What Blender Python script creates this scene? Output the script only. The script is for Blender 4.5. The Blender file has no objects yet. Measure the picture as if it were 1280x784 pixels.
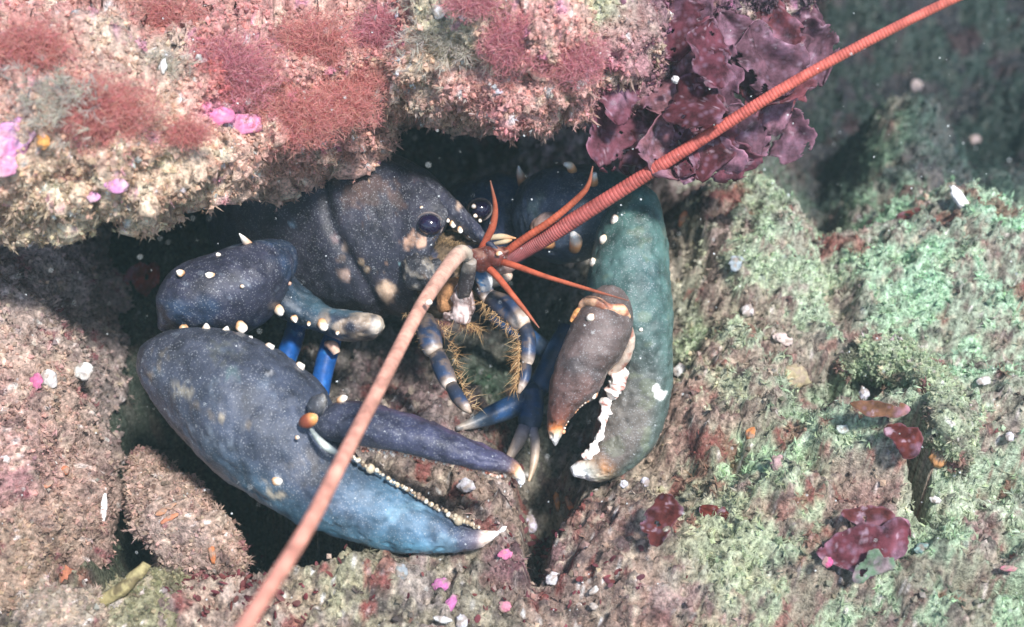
import bpy, math, random
import numpy as np
from mathutils import Vector, Matrix

random.seed(7)
rng = np.random.default_rng(11)
SC = bpy.context.scene
COL = SC.collection

# ------------------------------------------------------------------ camera, world, sun, exposure
PITCH = math.radians(40.0)
CAMH = 0.48
FPX = 1625.0
CX, CY = 640.0, 392.0
cam_d = bpy.data.cameras.new('camera'); cam = bpy.data.objects.new('camera', cam_d); COL.objects.link(cam)
cam.location = (0, 0, CAMH); cam.rotation_euler = (math.pi/2 - PITCH, 0, 0)
cam_d.sensor_fit = 'HORIZONTAL'; cam_d.angle = 2*math.atan(640.0/FPX)
cam_d.clip_start = 0.01; cam_d.clip_end = 200.0
cam_d.dof.use_dof = True; cam_d.dof.focus_distance = 0.62; cam_d.dof.aperture_fstop = 6.5
SC.camera = cam
FWD = np.array([0, math.cos(PITCH), -math.sin(PITCH)]); UP = np.array([0, math.sin(PITCH), math.cos(PITCH)]); RIGHT = np.array([1.0, 0, 0])
CAMP = np.array([0, 0, CAMH])

SUN_TO = 0.36*RIGHT + 0.44*UP - 1.0*FWD
SUN_TO = SUN_TO/np.linalg.norm(SUN_TO)
sun_el = math.asin(SUN_TO[2]); sun_az = math.atan2(SUN_TO[0], SUN_TO[1])
wd = bpy.data.worlds.new('World'); SC.world = wd; wd.use_nodes = True
nt = wd.node_tree; nt.nodes.clear()
wo = nt.nodes.new('ShaderNodeOutputWorld'); bg = nt.nodes.new('ShaderNodeBackground'); sk = nt.nodes.new('ShaderNodeTexSky')
sk.sky_type = 'NISHITA'; sk.sun_disc = False; sk.sun_elevation = sun_el; sk.sun_rotation = sun_az
bg.inputs['Strength'].default_value = 0.15
nt.links.new(sk.outputs[0], bg.inputs[0]); nt.links.new(bg.outputs[0], wo.inputs[0])
sl = bpy.data.lights.new('sun', 'SUN'); sl.energy = 4.6; sl.angle = math.radians(7.0); sl.color = (1.0, 0.97, 0.93)
so = bpy.data.objects.new('sun', sl); COL.objects.link(so); so.location = tuple(SUN_TO*5)
so.rotation_euler = Vector(tuple(SUN_TO)).to_track_quat('Z', 'Y').to_euler()
SC.view_settings.view_transform = 'Standard'; SC.view_settings.look = 'None'
SC.view_settings.exposure = 0.52; SC.view_settings.gamma = 1.0; SC.view_settings.use_curve_mapping = False
SC.render.engine = 'CYCLES'; SC.cycles.use_denoising = True; SC.cycles.max_bounces = 6
SC.cycles.transparent_max_bounces = 8; SC.cycles.caustics_reflective = False; SC.cycles.caustics_refractive = False

# ------------------------------------------------------------------ maths helpers
def P(px, py, d):
    px = np.asarray(px, float); py = np.asarray(py, float); d = np.asarray(d, float)
    u = (px-CX)/FPX; v = (CY-py)/FPX
    return CAMP + d[..., None]*(FWD + u[..., None]*RIGHT + v[..., None]*UP)
def proj(p):
    q = np.asarray(p)-CAMP; d = q@FWD; d = np.where(np.abs(d) < 1e-4, 1e-4, d)
    return CX+FPX*(q@RIGHT)/d, CY-FPX*(q@UP)/d, d
def G(px, py, z=0.0):
    v = (CY-py)/FPX
    return P(px, py, (CAMH-z)/(math.sin(PITCH)-v*math.cos(PITCH)))
def lin(c):
    c = np.asarray(c, float)/255.0
    return np.where(c <= 0.04045, c/12.92, ((c+0.055)/1.055)**2.4)
_pr = np.random.default_rng(3)
_perm = np.concatenate([_pr.permutation(256)]*3)
_grad = _pr.normal(size=(256, 3)); _grad /= np.linalg.norm(_grad, axis=1)[:, None]
def noise3(p):
    p = np.asarray(p, float); i = np.floor(p).astype(np.int64); f = p-i; i &= 255
    u = f*f*f*(f*(f*6-15)+10); out = np.zeros(len(p))
    for dx in (0, 1):
        wx = u[:, 0] if dx else 1-u[:, 0]
        a = _perm[i[:, 0]+dx]
        for dy in (0, 1):
            wy = u[:, 1] if dy else 1-u[:, 1]
            b = _perm[a+i[:, 1]+dy]
            for dz in (0, 1):
                wz = u[:, 2] if dz else 1-u[:, 2]
                g = _grad[_perm[b+i[:, 2]+dz]]
                out += wx*wy*wz*(g[:, 0]*(f[:, 0]-dx)+g[:, 1]*(f[:, 1]-dy)+g[:, 2]*(f[:, 2]-dz))
    return out*1.5
def fbm(p, freq, octv=4, gain=0.5, off=0.0):
    o = np.zeros(len(p)); a = 1.0; q = np.asarray(p)*freq+off
    for _ in range(octv):
        o += a*noise3(q); q = q*2.03+17.3; a *= gain
    return o
def sstep(a, b, x):
    t = np.clip((np.asarray(x, float)-a)/(b-a), 0, 1); return t*t*(3-2*t)
def cr(pts, n):
    """Catmull-Rom resample of rows of pts at n parameters"""
    pts = np.asarray(pts, float); k = len(pts)
    t = np.linspace(0, k-1, n); i = np.minimum(t.astype(int), k-2); f = (t-i)[:, None]
    ext = np.vstack([2*pts[0]-pts[1], pts, 2*pts[-1]-pts[-2]])
    p0, p1, p2, p3 = ext[i], ext[i+1], ext[i+2], ext[i+3]
    return 0.5*((2*p1)+(-p0+p2)*f+(2*p0-5*p1+4*p2-p3)*f**2+(-p0+3*p1-3*p2+p3)*f**3)
def unit(v):
    return v/np.maximum(np.linalg.norm(v, axis=-1, keepdims=True), 1e-12)

# ------------------------------------------------------------------ object helpers
def tag(o, label=None, cat=None, group=None, kind=None):
    if label: o['label'] = label
    if cat: o['category'] = cat
    if group: o['group'] = group
    if kind: o['kind'] = kind
    return o
def adopt(o, parent):
    if parent is not None:
        o.parent = parent
        m = Matrix.Translation(parent['_w'] if '_w' in parent else (0, 0, 0))
        o.matrix_parent_inverse = m.inverted()
def empty(name, loc):
    o = bpy.data.objects.new(name, None); COL.objects.link(o); o.location = tuple(loc); o.empty_display_size = 0.01
    o['_w'] = tuple(float(x) for x in loc); return o
def mesh_data(name, V, F, cols=None, mat=None, smooth=True):
    V = np.ascontiguousarray(V, dtype=np.float32); me = bpy.data.meshes.new(name)
    groups = F if isinstance(F, list) else [F]
    groups = [np.asarray(g, dtype=np.int32) for g in groups if len(g)]
    loops = np.concatenate([g.ravel() for g in groups])
    tot = np.concatenate([np.full(len(g), g.shape[1], np.int32) for g in groups])
    start = np.concatenate([[0], np.cumsum(tot)[:-1]]).astype(np.int32)
    me.vertices.add(len(V)); me.vertices.foreach_set('co', V.ravel())
    me.loops.add(len(loops)); me.loops.foreach_set('vertex_index', loops)
    me.polygons.add(len(tot)); me.polygons.foreach_set('loop_start', start); me.polygons.foreach_set('loop_total', tot)
    me.update(calc_edges=True)
    me.polygons.foreach_set('use_smooth', np.full(len(tot), smooth, bool))
    if cols is not None:
        at = me.color_attributes.new('Col', 'FLOAT_COLOR', 'POINT')
        c4 = np.ones((len(V), 4), np.float32); c4[:, :3] = np.clip(cols, 0, 1); at.data.foreach_set('color', c4.ravel())
    if mat: me.materials.append(mat)
    return me
def mesh_obj(name, V, F, cols=None, mat=None, parent=None, smooth=True):
    V = np.asarray(V, float); c = V.mean(0)
    me = mesh_data(name, V-c, F, cols, mat, smooth)
    o = bpy.data.objects.new(name, me); COL.objects.link(o); o.location = tuple(c)
    o['_w'] = tuple(float(x) for x in c)
    adopt(o, parent)
    return o
def grid_faces(r, c, wrap=False):
    i = np.arange(r-1)[:, None]*c; j = np.arange(c if wrap else c-1)[None, :]; j2 = (j+1) % c
    return np.stack([i+j, i+j2, i+c+j2, i+c+j], -1).reshape(-1, 4)
def grid_normals(Pg, wrap=False):
    du = np.gradient(Pg, axis=0)
    dv = (np.roll(Pg, -1, 1)-np.roll(Pg, 1, 1)) if wrap else np.gradient(Pg, axis=1)
    return unit(np.cross(du, dv))

# ------------------------------------------------------------------ materials
def new_mat(name):
    m = bpy.data.materials.new(name); m.use_nodes = True; nt = m.node_tree; nt.nodes.clear()
    out = nt.nodes.new('ShaderNodeOutputMaterial'); b = nt.nodes.new('ShaderNodeBsdfPrincipled')
    nt.links.new(b.outputs[0], out.inputs[0]); return m, nt, b, out
def N(nt, t, **kw):
    n = nt.nodes.new(t)
    for k, v in kw.items():
        if k in n.inputs: n.inputs[k].default_value = v
        else: setattr(n, k, v)
    return n
def vmat(name, rough=0.8, spec=0.2, var=0.5, vscale=300.0, bump=0.4, bscale=500.0, bdist=0.002, speck=None, translucent=0.0, sss=0.0, coat=0.0):
    """colour from the mesh's own colour attribute, mottled and roughened by noise"""
    m, nt, b, out = new_mat(name); L = nt.links.new
    at = N(nt, 'ShaderNodeAttribute', attribute_name='Col'); tc = N(nt, 'ShaderNodeTexCoord')
    col = at.outputs['Color']
    if var > 0:
        n1 = N(nt, 'ShaderNodeTexNoise', Scale=vscale, Detail=5.0, Roughness=0.65); L(tc.outputs['Object'], n1.inputs['Vector'])
        mr = N(nt, 'ShaderNodeMapRange'); mr.inputs[1].default_value = 0.3; mr.inputs[2].default_value = 0.7
        mr.inputs[3].default_value = 1-var; mr.inputs[4].default_value = 1+var; L(n1.outputs[0], mr.inputs[0])
        mx = N(nt, 'ShaderNodeVectorMath', operation='SCALE'); L(col, mx.inputs[0]); L(mr.outputs[0], mx.inputs['Scale']); col = mx.outputs[0]
    if speck:
        sc_, rad, c_, amt = speck
        vo = N(nt, 'ShaderNodeTexVoronoi', Scale=sc_); L(tc.outputs['Object'], vo.inputs['Vector'])
        n2 = N(nt, 'ShaderNodeTexNoise', Scale=sc_*0.22, Detail=2.0); L(tc.outputs['Object'], n2.inputs['Vector'])
        sub = N(nt, 'ShaderNodeMath', operation='MULTIPLY'); L(n2.outputs[0], sub.inputs[0]); sub.inputs[1].default_value = rad*2
        lt = N(nt, 'ShaderNodeMapRange'); lt.inputs[1].default_value = 0.0; L(sub.outputs[0], lt.inputs[2])
        lt.inputs[3].default_value = amt; lt.inputs[4].default_value = 0.0; L(vo.outputs['Distance'], lt.inputs[0])
        mc = N(nt, 'ShaderNodeMix', data_type='RGBA'); L(lt.outputs[0], mc.inputs[0]); L(col, mc.inputs[6]); mc.inputs[7].default_value = (*c_, 1); col = mc.outputs[2]
    L(col, b.inputs['Base Color'])
    b.inputs['Roughness'].default_value = rough; b.inputs['Specular IOR Level'].default_value = spec
    if coat: b.inputs['Coat Weight'].default_value = coat; b.inputs['Coat Roughness'].default_value = 0.15
    if sss: b.inputs['Subsurface Weight'].default_value = sss; b.inputs['Subsurface Radius'].default_value = (1, .7, .5); b.inputs['Subsurface Scale'].default_value = 0.003
    if bump > 0:
        n3 = N(nt, 'ShaderNodeTexNoise', Scale=bscale, Detail=6.0, Roughness=0.7); L(tc.outputs['Object'], n3.inputs['Vector'])
        bp = N(nt, 'ShaderNodeBump', Strength=bump, Distance=bdist); L(n3.outputs[0], bp.inputs['Height']); L(bp.outputs[0], b.inputs['Normal'])
    if translucent > 0:
        tr = N(nt, 'ShaderNodeBsdfTranslucent'); L(col, tr.inputs[0]); ms = N(nt, 'ShaderNodeMixShader'); ms.inputs[0].default_value = translucent
        L(b.outputs[0], ms.inputs[1]); L(tr.outputs[0], ms.inputs[2]); L(ms.outputs[0], out.inputs[0])
    return m
M_ROCK = vmat('encrusted_rock', 0.92, 0.1, 0.75, 420, 1.0, 620, 0.003, speck=(520, 0.3, (0.55, 0.5, 0.42), 0.55))
M_TURF = vmat('turf', 0.85, 0.05, 0.15, 900, 0.0, translucent=0.45)
M_HAIR = vmat('soft_algae', 0.9, 0.0, 0.0, 900, 0.0, translucent=0.5)
M_SHELL = vmat('lobster_shell', 0.36, 0.4, 0.6, 95, 0.5, 800, 0.0009, speck=(900, 0.32, (0.42, 0.44, 0.46), 0.6), coat=0.0)
M_LEG = vmat('leg_shell', 0.38, 0.4, 0.35, 200, 0.2, 600, 0.0008, speck=(700, 0.16, (0.5, 0.6, 0.75), 0.4))
M_BEAD = vmat('ivory_nodule', 0.45, 0.4, 0.1, 900, 0.15, 900, 0.0004, sss=0.15)
M_ANT = vmat('antenna_shell', 0.5, 0.3, 0.45, 160, 0.3, 900, 0.0005)
M_FACE = vmat('face_fuzz', 0.85, 0.15, 0.5, 500, 0.8, 800, 0.002)
M_FROND = vmat('red_frond', 0.7, 0.12, 0.8, 130, 0.6, 420, 0.0012, speck=(260, 0.4, (0.40, 0.27, 0.38), 0.5), translucent=0.45)
M_CHIP = vmat('chip', 0.7, 0.25, 0.3, 500, 0.5, 700, 0.001)
M_SNOW = vmat('particle', 0.8, 0.1, 0.0, 100, 0.0)
def eye_mat():
    m, nt, b, out = new_mat('eye_black')
    b.inputs['Base Color'].default_value = (0.012, 0.008, 0.03, 1); b.inputs['Roughness'].default_value = 0.12
    b.inputs['Specular IOR Level'].default_value = 0.6; b.inputs['Coat Weight'].default_value = 0.5
    return m
M_EYE = eye_mat()

# ------------------------------------------------------------------ colour fields
def blobcol(V, blobs, warp=0.012, wfreq=40, power=2.0):
    """colour field, pigment and some painted light and shade: each blob is a patch centred at a point of the surface"""
    V = np.asarray(V); W = V.copy()
    for k in range(3): W[:, k] += warp*fbm(V, wfreq, 3, 0.6, off=31.7*k+5)
    acc = np.zeros((len(V), 3)); ws = np.zeros(len(V))+1e-9
    for (p, r, c) in blobs:
        d2 = ((W-p)**2).sum(1)/(r*r); w = 1.0/(0.05+d2)**power
        acc += w[:, None]*lin(c); ws += w
    return acc/ws[:, None]
def speckle(V, C, freq, thr, col, soft=0.12, amt=1.0, off=0.0, octv=3):
    n = fbm(V, freq, octv, 0.55, off); m = sstep(thr, thr+soft, n)*amt
    return C*(1-m[:, None])+lin(col)*m[:, None]
SURF = {}
def reg(key, V, Nn, C):
    px, py, d = proj(V); SURF[key] = (V, Nn, C, px, py, d)
def on(key, px, py):
    V, Nn, C, X, Y, D = SURF[key]
    r = (X-px)**2+(Y-py)**2; k = np.where(r < max(r.min()*1.5, 16.0))[0]; j = k[np.argmin(D[k])]
    return V[j], Nn[j]

# ================================================================== SEABED (one sheet)
def axis(lo, hi, step, far, ratio=1.35):
    core = np.arange(lo, hi, step); a = []; x = lo; s = step
    while x > -far: s *= ratio; x -= s; a.append(x)
    b = []; x = core[-1]; s = step
    while x < far: s *= ratio; x += s; b.append(x)
    return np.concatenate([a[::-1], core, b])
gx = axis(-0.40, 0.47, 0.0016, 30.0); gy = axis(0.31, 1.06, 0.0017, 30.0)
XX, YY = np.meshgrid(gx, gy); base = np.stack([XX.ravel(), YY.ravel(), np.zeros(XX.size)], 1)
near = ((np.abs(base[:, 0]) < 0.9) & (base[:, 1] > 0.0) & (base[:, 1] < 1.6))
Z = np.zeros(len(base))
def zat(px, py):
    z = 0.0
    for _ in range(6):
        c = G(px, py, z); i = min(max(np.searchsorted(gx, c[0]), 0), len(gx)-1); j = min(max(np.searchsorted(gy, c[1]), 0), len(gy)-1); z = .5*z+.5*float(Z[j*len(gx)+i])
    return z
def hump(px, py, rx, ry, h, p=1.0, z0=0.0):
    c = G(px, py, z0); sx = rx*np.linalg.norm(c-CAMP)/FPX; sy = ry*np.linalg.norm(c-CAMP)/FPX*1.4
    q = ((base[:, 0]-c[0])/sx)**2+((base[:, 1]-c[1])/sy)**2
    return h*np.exp(-0.5*q**p)
# rising rock to the right of the lobster
for a in [(930, 330, 75, 70, .050, 1.6), (1000, 430, 90, 70, .030, 1.5), (900, 520, 60, 60, .028, 1.6), (960, 600, 60, 50, .030, 1.8), (1190, 380, 110, 75, .060, 1.7),
          (1090, 600, 70, 45, .045, 2.0), (1230, 560, 90, 60, .040, 1.8), (1200, 720, 120, 50, .022, 1.5), (880, 700, 90, 50, .020, 1.5), (1100, 250, 60, 60, .03, 1.5),
          (760, 690, 60, 45, .02, 1.5), (560, 720, 120, 50, .014, 1.5), (330, 750, 110, 40, .02, 1.5), (560, 470, 60, 70, .012, 1.2),
          (1130, 150, 55, 45, .06, 1.6), (1010, 690, 60, 40, .025, 1.8)]: Z += hump(*a)
# hollows and cracks
holes = []
for a in [list(q_) for q_ in [(235, 545, 75, 80, -.11, 2.2), (330, 620, 75, 45, -.09, 2.2), (400, 668, 50, 26, -.07, 2.0), (170, 520, 22, 70, -.08, 2.0), (158, 640, 14, 60, -.09), (156, 710, 14, 40, -.09), (172, 560, 20, 40, -.06), (200, 540, 45, 60, -.05), (260, 610, 60, 45, -.05), (350, 660, 80, 36, -.045), (680, 590, 22, 36, -.05), (672, 660, 10, 26, -.05), (690, 520, 40, 50, -.03),
          (1046, 472, 8, 12, -.03, 2), (1075, 494, 26, 7, -.06, 3), (1114, 504, 22, 13, -.15, 3), (1138, 520, 20, 18, -.17, 3), (1153, 546, 14, 20, -.17, 3), (1157, 578, 11, 20, -.16, 3), (1157, 608, 9, 15, -.12, 3), (1030, 205, 34, 60, -.06), (1200, 60, 140, 90, -.10),
          (1055, 120, 30, 60, -.05), (925, 520, 16, 26, -.03), (1250, 575, 26, 8, -.03), (1250, 712, 40, 6, -.03), (1180, 240, 50, 16, -.03), (560, 300, 90, 90, -.03), (620, 420, 60, 50, -.02),
          (1010, 560, 14, 9, -.02), (1040, 320, 14, 60, -.015)]]:
    holes.append((a, zat(a[0], a[1])))
for a, z0 in holes: Z += hump(*(list(a)+[1.0])[:6], z0=z0)
# the back of the hollow rises into a wall
Z += 0.34*sstep(0.86, 1.06, base[:, 1]+0.03*fbm(base, 9, 3))*(1-sstep(0.06, 0.2, base[:, 0]))
Z += 0.30*sstep(1.02, 1.25, base[:, 1]+0.04*fbm(base, 8, 3)+0.1*base[:, 0])*sstep(0.06, 0.2, base[:, 0])
Z += 0.06*fbm(base, 0.9, 3)*(~near)
b3 = base.copy(); b3[:, 2] = Z
nn = near
n0 = np.zeros(len(base))
lump = fbm(b3[nn], 22, 3, 0.55)
n0[nn] = 0.011*lump - 0.011*np.abs(fbm(b3[nn], 48, 3, 0.55)) + 0.0042*fbm(b3[nn], 150, 3, 0.65) + 0.0020*fbm(b3[nn], 420, 2, 0.7)
SV = base.copy(); SV[:, 2] = Z+n0
SN = grid_normals(SV.reshape(len(gy), len(gx), 3)).reshape(-1, 3); SN *= -np.sign(SN[:, 2:3])*-1
def gb(px, py, r, *c): 
    p = G(px, py, 0.01); return (p, r*np.linalg.norm(p-CAMP)/FPX, c)
blobs = [gb(880, 320, 60, 160, 138, 128), gb(865, 260, 40, 150, 132, 128), gb(960, 290, 55, 158, 172, 150), gb(1000, 380, 60, 165, 165, 145), gb(1190, 360, 120, 150, 180, 156), gb(1260, 310, 80, 138, 172, 150), gb(1130, 440, 50, 150, 168, 146),
         gb(1060, 350, 45, 112, 98, 98), gb(1080, 300, 35, 90, 140, 100), gb(880, 440, 40, 168, 178, 145), gb(868, 520, 55, 172, 145, 130), gb(950, 470, 50, 150, 140, 125), gb(950, 600, 55, 150, 172, 140), gb(1020, 520, 60, 125, 125, 112),
         gb(1100, 570, 60, 150, 165, 142), gb(1220, 480, 90, 148, 172, 148), gb(1240, 600, 80, 150, 155, 138), gb(1220, 710, 90, 130, 145, 122), gb(1080, 660, 60, 150, 125, 115), gb(1100, 750, 70, 120, 130, 112), gb(920, 680, 70, 150, 145, 122),
         gb(830, 720, 60, 150, 128, 115), gb(900, 640, 40, 130, 80, 75), gb(850, 760, 50, 135, 100, 92), gb(740, 650, 45, 135, 108, 98), gb(690, 740, 50, 140, 120, 108), gb(600, 600, 60, 148, 128, 115), gb(520, 480, 60, 118, 100, 98),
         gb(470, 450, 50, 110, 96, 96), gb(540, 730, 80, 132, 124, 108), gb(660, 700, 40, 130, 96, 100), gb(420, 740, 60, 150, 145, 120), gb(320, 740, 70, 172, 148, 130), gb(240, 760, 60, 165, 142, 128), gb(300, 640, 70, 70, 88, 64), gb(230, 560, 70, 62, 78, 60), gb(380, 672, 40, 70, 92, 60),  # dark green patches: shade under the large claw put into the colour
         gb(1090, 160, 60, 92, 118, 102), gb(1010, 120, 50, 100, 92, 100), gb(1200, 90, 160, 16, 32, 42), gb(1120, 40, 80, 20, 30, 40), gb(1060, 20, 60, 36, 36, 46), gb(1260, 130, 60, 22, 42, 48), gb(1150, 200, 50, 66, 70, 76), gb(1260, 190, 60, 70, 92, 88), gb(1030, 215, 45, 46, 50, 58), gb(1110, 250, 50, 96, 122, 104), gb(1230, 250, 40, 110, 88, 80),  # light falloff at upper right painted dark, and shade in one recess
         gb(620, 250, 120, 110, 104, 104), gb(720, 180, 90, 160, 140, 140), gb(500, 200, 120, 50, 56, 56), gb(250, 280, 150, 62, 70, 62), gb(620, 420, 60, 46, 70, 52), gb(690, 350, 60, 42, 66, 50), gb(680, 580, 40, 60, 56, 56), gb(680, 640, 26, 46, 42, 46)]  # rubble recesses painted with their shade; cave wall lightened to offset shade
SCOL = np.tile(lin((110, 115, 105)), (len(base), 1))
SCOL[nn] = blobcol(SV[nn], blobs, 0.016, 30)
S_ = SV[nn]; c_ = SCOL[nn]; c_base = c_.copy()
warmth = sstep(-0.02, 0.10, S_[:, 0])[:, None]
c_ = speckle(S_, c_, 60, 0.32, (92, 58, 62), 0.2, 0.6, 3.0)
c_ = speckle(S_, c_, 85, 0.36, (70, 62, 66), 0.2, 0.65, 9.0)
c_ = speckle(S_, c_, 120, 0.42, (205, 190, 168), 0.15, 0.5, 21.0)
c_ = speckle(S_, c_, 45, 0.52, (128, 58, 58), 0.1, 0.6, 41.0)
c_ = speckle(S_, c_, 260, 0.62, (232, 226, 220), 0.1, 0.8, 55.0, 2)
c_ *= np.clip(1+0.5*fbm(S_, 210, 2)[:, None], .4, 1.6)
c_ = speckle(S_, c_, 150, .34, (62, 52, 54), .2, .6, 71.0); c_ = speckle(S_, c_, 38, .3, (176, 160, 156), .3, .45, 83.0)
def tmask(V): return sstep(-.04, .10, fbm(V, 26, 5, .62, 91.0))
rx_ = sstep(790, 900, proj(S_)[0]); tm = tmask(S_)
pal = lin((172, 196, 160))*.5+c_base*.6; roc = lin((140, 106, 100))*.6+c_*.4
c_ = c_*(1-.62*rx_[:, None])+.62*rx_[:, None]*(roc*(1-tm[:, None])+pal*tm[:, None]*np.clip(1+.35*fbm(S_, 160, 2)[:, None], .5, 1.5))
c_ = speckle(S_, c_, 95, .40, (66, 56, 58), .12, .7, 171.0)
c_ = speckle(S_, c_, 33, .50, (122, 62, 58), .06, .7, 131.0)
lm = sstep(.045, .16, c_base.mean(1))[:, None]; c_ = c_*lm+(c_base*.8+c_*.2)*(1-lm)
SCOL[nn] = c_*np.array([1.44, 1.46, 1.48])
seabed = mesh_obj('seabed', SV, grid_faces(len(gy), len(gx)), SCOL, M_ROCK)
tag(seabed, 'lumpy rock seabed crusted with grey brown grit and green turf', 'seabed', kind='structure')
reg('seabed', SV[nn], SN[nn], SCOL[nn])

# ================================================================== loft builder
def loft(st, nseg, nring, e=2.0, e0=0.0, e1=0.0, disp=None, flat_back=1.0, bview=False):
    """closed shell between two edges; st rows: Lx,Ly,Rx,Ry,depth,thickness[,tilt]"""
    st = np.asarray([list(r)+[0.0]*(7-len(r)) for r in st], float)
    S = cr(st, nseg); s = np.linspace(0, 1, nseg)
    Lp = P(S[:, 0], S[:, 1], S[:, 4]-S[:, 6]/2); Rp = P(S[:, 2], S[:, 3], S[:, 4]+S[:, 6]/2)
    c = (Lp+Rp)/2; a = (Rp-Lp)/2; tl = np.maximum(S[:, 5], 1e-4)
    ax = np.gradient(c, axis=0); view = unit(CAMP-c)
    b = np.cross(a, ax); b *= np.sign((b*view).sum(1))[:, None]; b = unit(b+1e-9)
    if bview: ah = unit(a); b = unit(view-(view*ah).sum(1)[:, None]*ah)
    w = np.ones(nseg)
    if e0 > 0: w *= np.sqrt(np.clip(1-(1-np.clip(s/e0, 0, 1))**2, 0.0004, 1))
    if e1 > 0: w *= np.sqrt(np.clip(1-(1-np.clip((1-s)/e1, 0, 1))**2, 0.0004, 1))
    th = np.linspace(0, 2*math.pi, nring, endpoint=False)
    ct = np.sign(np.cos(th))*np.abs(np.cos(th))**(2/e); sn = np.sign(np.sin(th))*np.abs(np.sin(th))**(2/e)
    sn = np.where(sn < 0, sn*flat_back, sn)
    V = c[:, None]+(a*w[:, None])[:, None]*ct[None, :, None]+(b*(tl*w)[:, None])[:, None]*sn[None, :, None]
    Nn = grid_normals(V, True)
    if ((Nn*(V-c[:, None])).sum(-1)).mean() < 0: Nn = -Nn
    if disp is not None:
        V = V+Nn*disp(V.reshape(-1, 3), np.repeat(s, nring), np.tile(th, nseg)).reshape(nseg, nring, 1)
        N2 = grid_normals(V, True); Nn = N2*np.sign((N2*Nn).sum(-1, keepdims=True)+1e-9)
    F = grid_faces(nseg, nring, True)
    VV = np.vstack([V.reshape(-1, 3), V[0].mean(0), V[-1].mean(0)]); k = nseg*nring; j = np.arange(nring)
    T = np.concatenate([np.stack([np.full(nring, k), (j+1) % nring, j], 1), np.stack([np.full(nring, k+1), (nseg-1)*nring+j, (nseg-1)*nring+(j+1) % nring], 1)])
    if ((np.cross(VV[F[:, 1]]-VV[F[:, 0]], VV[F[:, 3]]-VV[F[:, 0]])*Nn.reshape(-1, 3)[F[:, 0]]).sum(1)).mean() < 0: F = F[:, ::-1]; T = T[:, ::-1]
    NN = np.vstack([Nn.reshape(-1, 3), -unit(ax[0]), unit(ax[-1])])
    ss = np.concatenate([np.repeat(s, nring), [0, 1]]); tt = np.concatenate([np.tile(th, nseg), [0, 0]])
    return VV, [F, T], NN, ss, tt
def tube(path, nseg, nring, ring=None, flat=1.0):
    """path rows: px,py,depth,radius in photo pixels"""
    S = cr(np.asarray(path, float), nseg); c = P(S[:, 0], S[:, 1], S[:, 2]); r = np.maximum(S[:, 3], 0.15)*S[:, 2]/FPX
    s = np.linspace(0, 1, nseg)
    if ring is not None: r = r*ring(s)
    t = unit(np.gradient(c, axis=0)); v = unit(CAMP-c); a = unit(np.cross(t, v)); b = np.cross(a, t)
    th = np.linspace(0, 2*math.pi, nring, endpoint=False)
    V = c[:, None]+r[:, None, None]*(a[:, None]*np.cos(th)[None, :, None]+flat*b[:, None]*np.sin(th)[None, :, None])
    F = grid_faces(nseg, nring, True); VV = np.vstack([V.reshape(-1, 3), c[0], c[-1]]); k = nseg*nring; j = np.arange(nring)
    T = np.concatenate([np.stack([np.full(nring, k), (j+1) % nring, j], 1), np.stack([np.full(nring, k+1), (nseg-1)*nring+j, (nseg-1)*nring+(j+1) % nring], 1)])
    return VV, [F, T], np.concatenate([np.repeat(s, nring), [0, 1]]), np.concatenate([np.tile(th, nseg), [0, 0]])
def ramp(s, stops):
    xs = [a for a, _ in stops]; cs = np.array([lin(c) for _, c in stops])
    return np.stack([np.interp(s, xs, cs[:, k]) for k in range(3)], 1)

# ================================================================== OVERHANGING ROCK
lip = np.array([(-260, 300), (-120, 300), (0, 282), (50, 284), (100, 262), (150, 268), (190, 268), (230, 240), (290, 232), (340, 222), (400, 205), (440, 186), (470, 160), (500, 146), (560, 150), (620, 152), (680, 158), (720, 146), (755, 122), (790, 100), (850, 84), (920, 60), (1000, 10), (1060, -60)], float)
nx, prof = 540, 150
lx = np.linspace(-260, 1060, nx); ly = np.interp(lx, lip[:, 0], lip[:, 1])
kern = np.hanning(15); kern /= kern.sum(); ly = np.convolve(np.pad(ly, 7, mode='edge'), kern, 'valid')
_q = np.stack([lx*.035, lx*0, lx*0], 1); ly = ly+9*noise3(_q)+6*noise3(_q*2.7+5)
pr = cr([(-70, .40), (-40, .24), (-14, .09), (-2, .02), (-1, -.004), (-22, -.022), (-75, -.036), (-150, -.036), (-240, -.010), (-340, .05), (-430, .16), (-470, .3), (-380, .42), (-200, .45), (-100, .42)], prof)
ld = 0.612-0.035*sstep(330, 150, lx)+0.026*np.exp(-((lx-430)/120)**2)+0.075*sstep(700, 1000, lx)
fade = np.sqrt(np.clip(1-((lx-400)/662)**8, 0.001, 1))
PX = np.repeat(lx[:, None], prof, 1); PY = ly[:, None]+pr[None, :, 0]*(0.6+0.4*fade[:, None]); PD = ld[:, None]+pr[None, :, 1]
OV = P(PX, PY, PD); ON = grid_normals(OV, True); ctr = OV.mean((0, 1))
if ((ON*(OV-OV.mean(1, keepdims=True))).sum(-1)).mean() < 0: ON = -ON
q = OV.reshape(-1, 3)
dsp = 0.016*fbm(q, 16, 3, .5)+0.009*fbm(q, 45, 3, .55)+0.004*fbm(q, 130, 2, .6)+0.0022*fbm(q, 330, 2, .7)
OV = OV+ON*dsp.reshape(nx, prof, 1); N2 = grid_normals(OV, True); ON = N2*np.sign((N2*ON).sum(-1, keepdims=True)+1e-9)
OVf = OV.reshape(-1, 3); ONf = ON.reshape(-1, 3)
def pb(px, py, d, r, *c):
    return (P(px, py, d), r*d/FPX, c)
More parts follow.
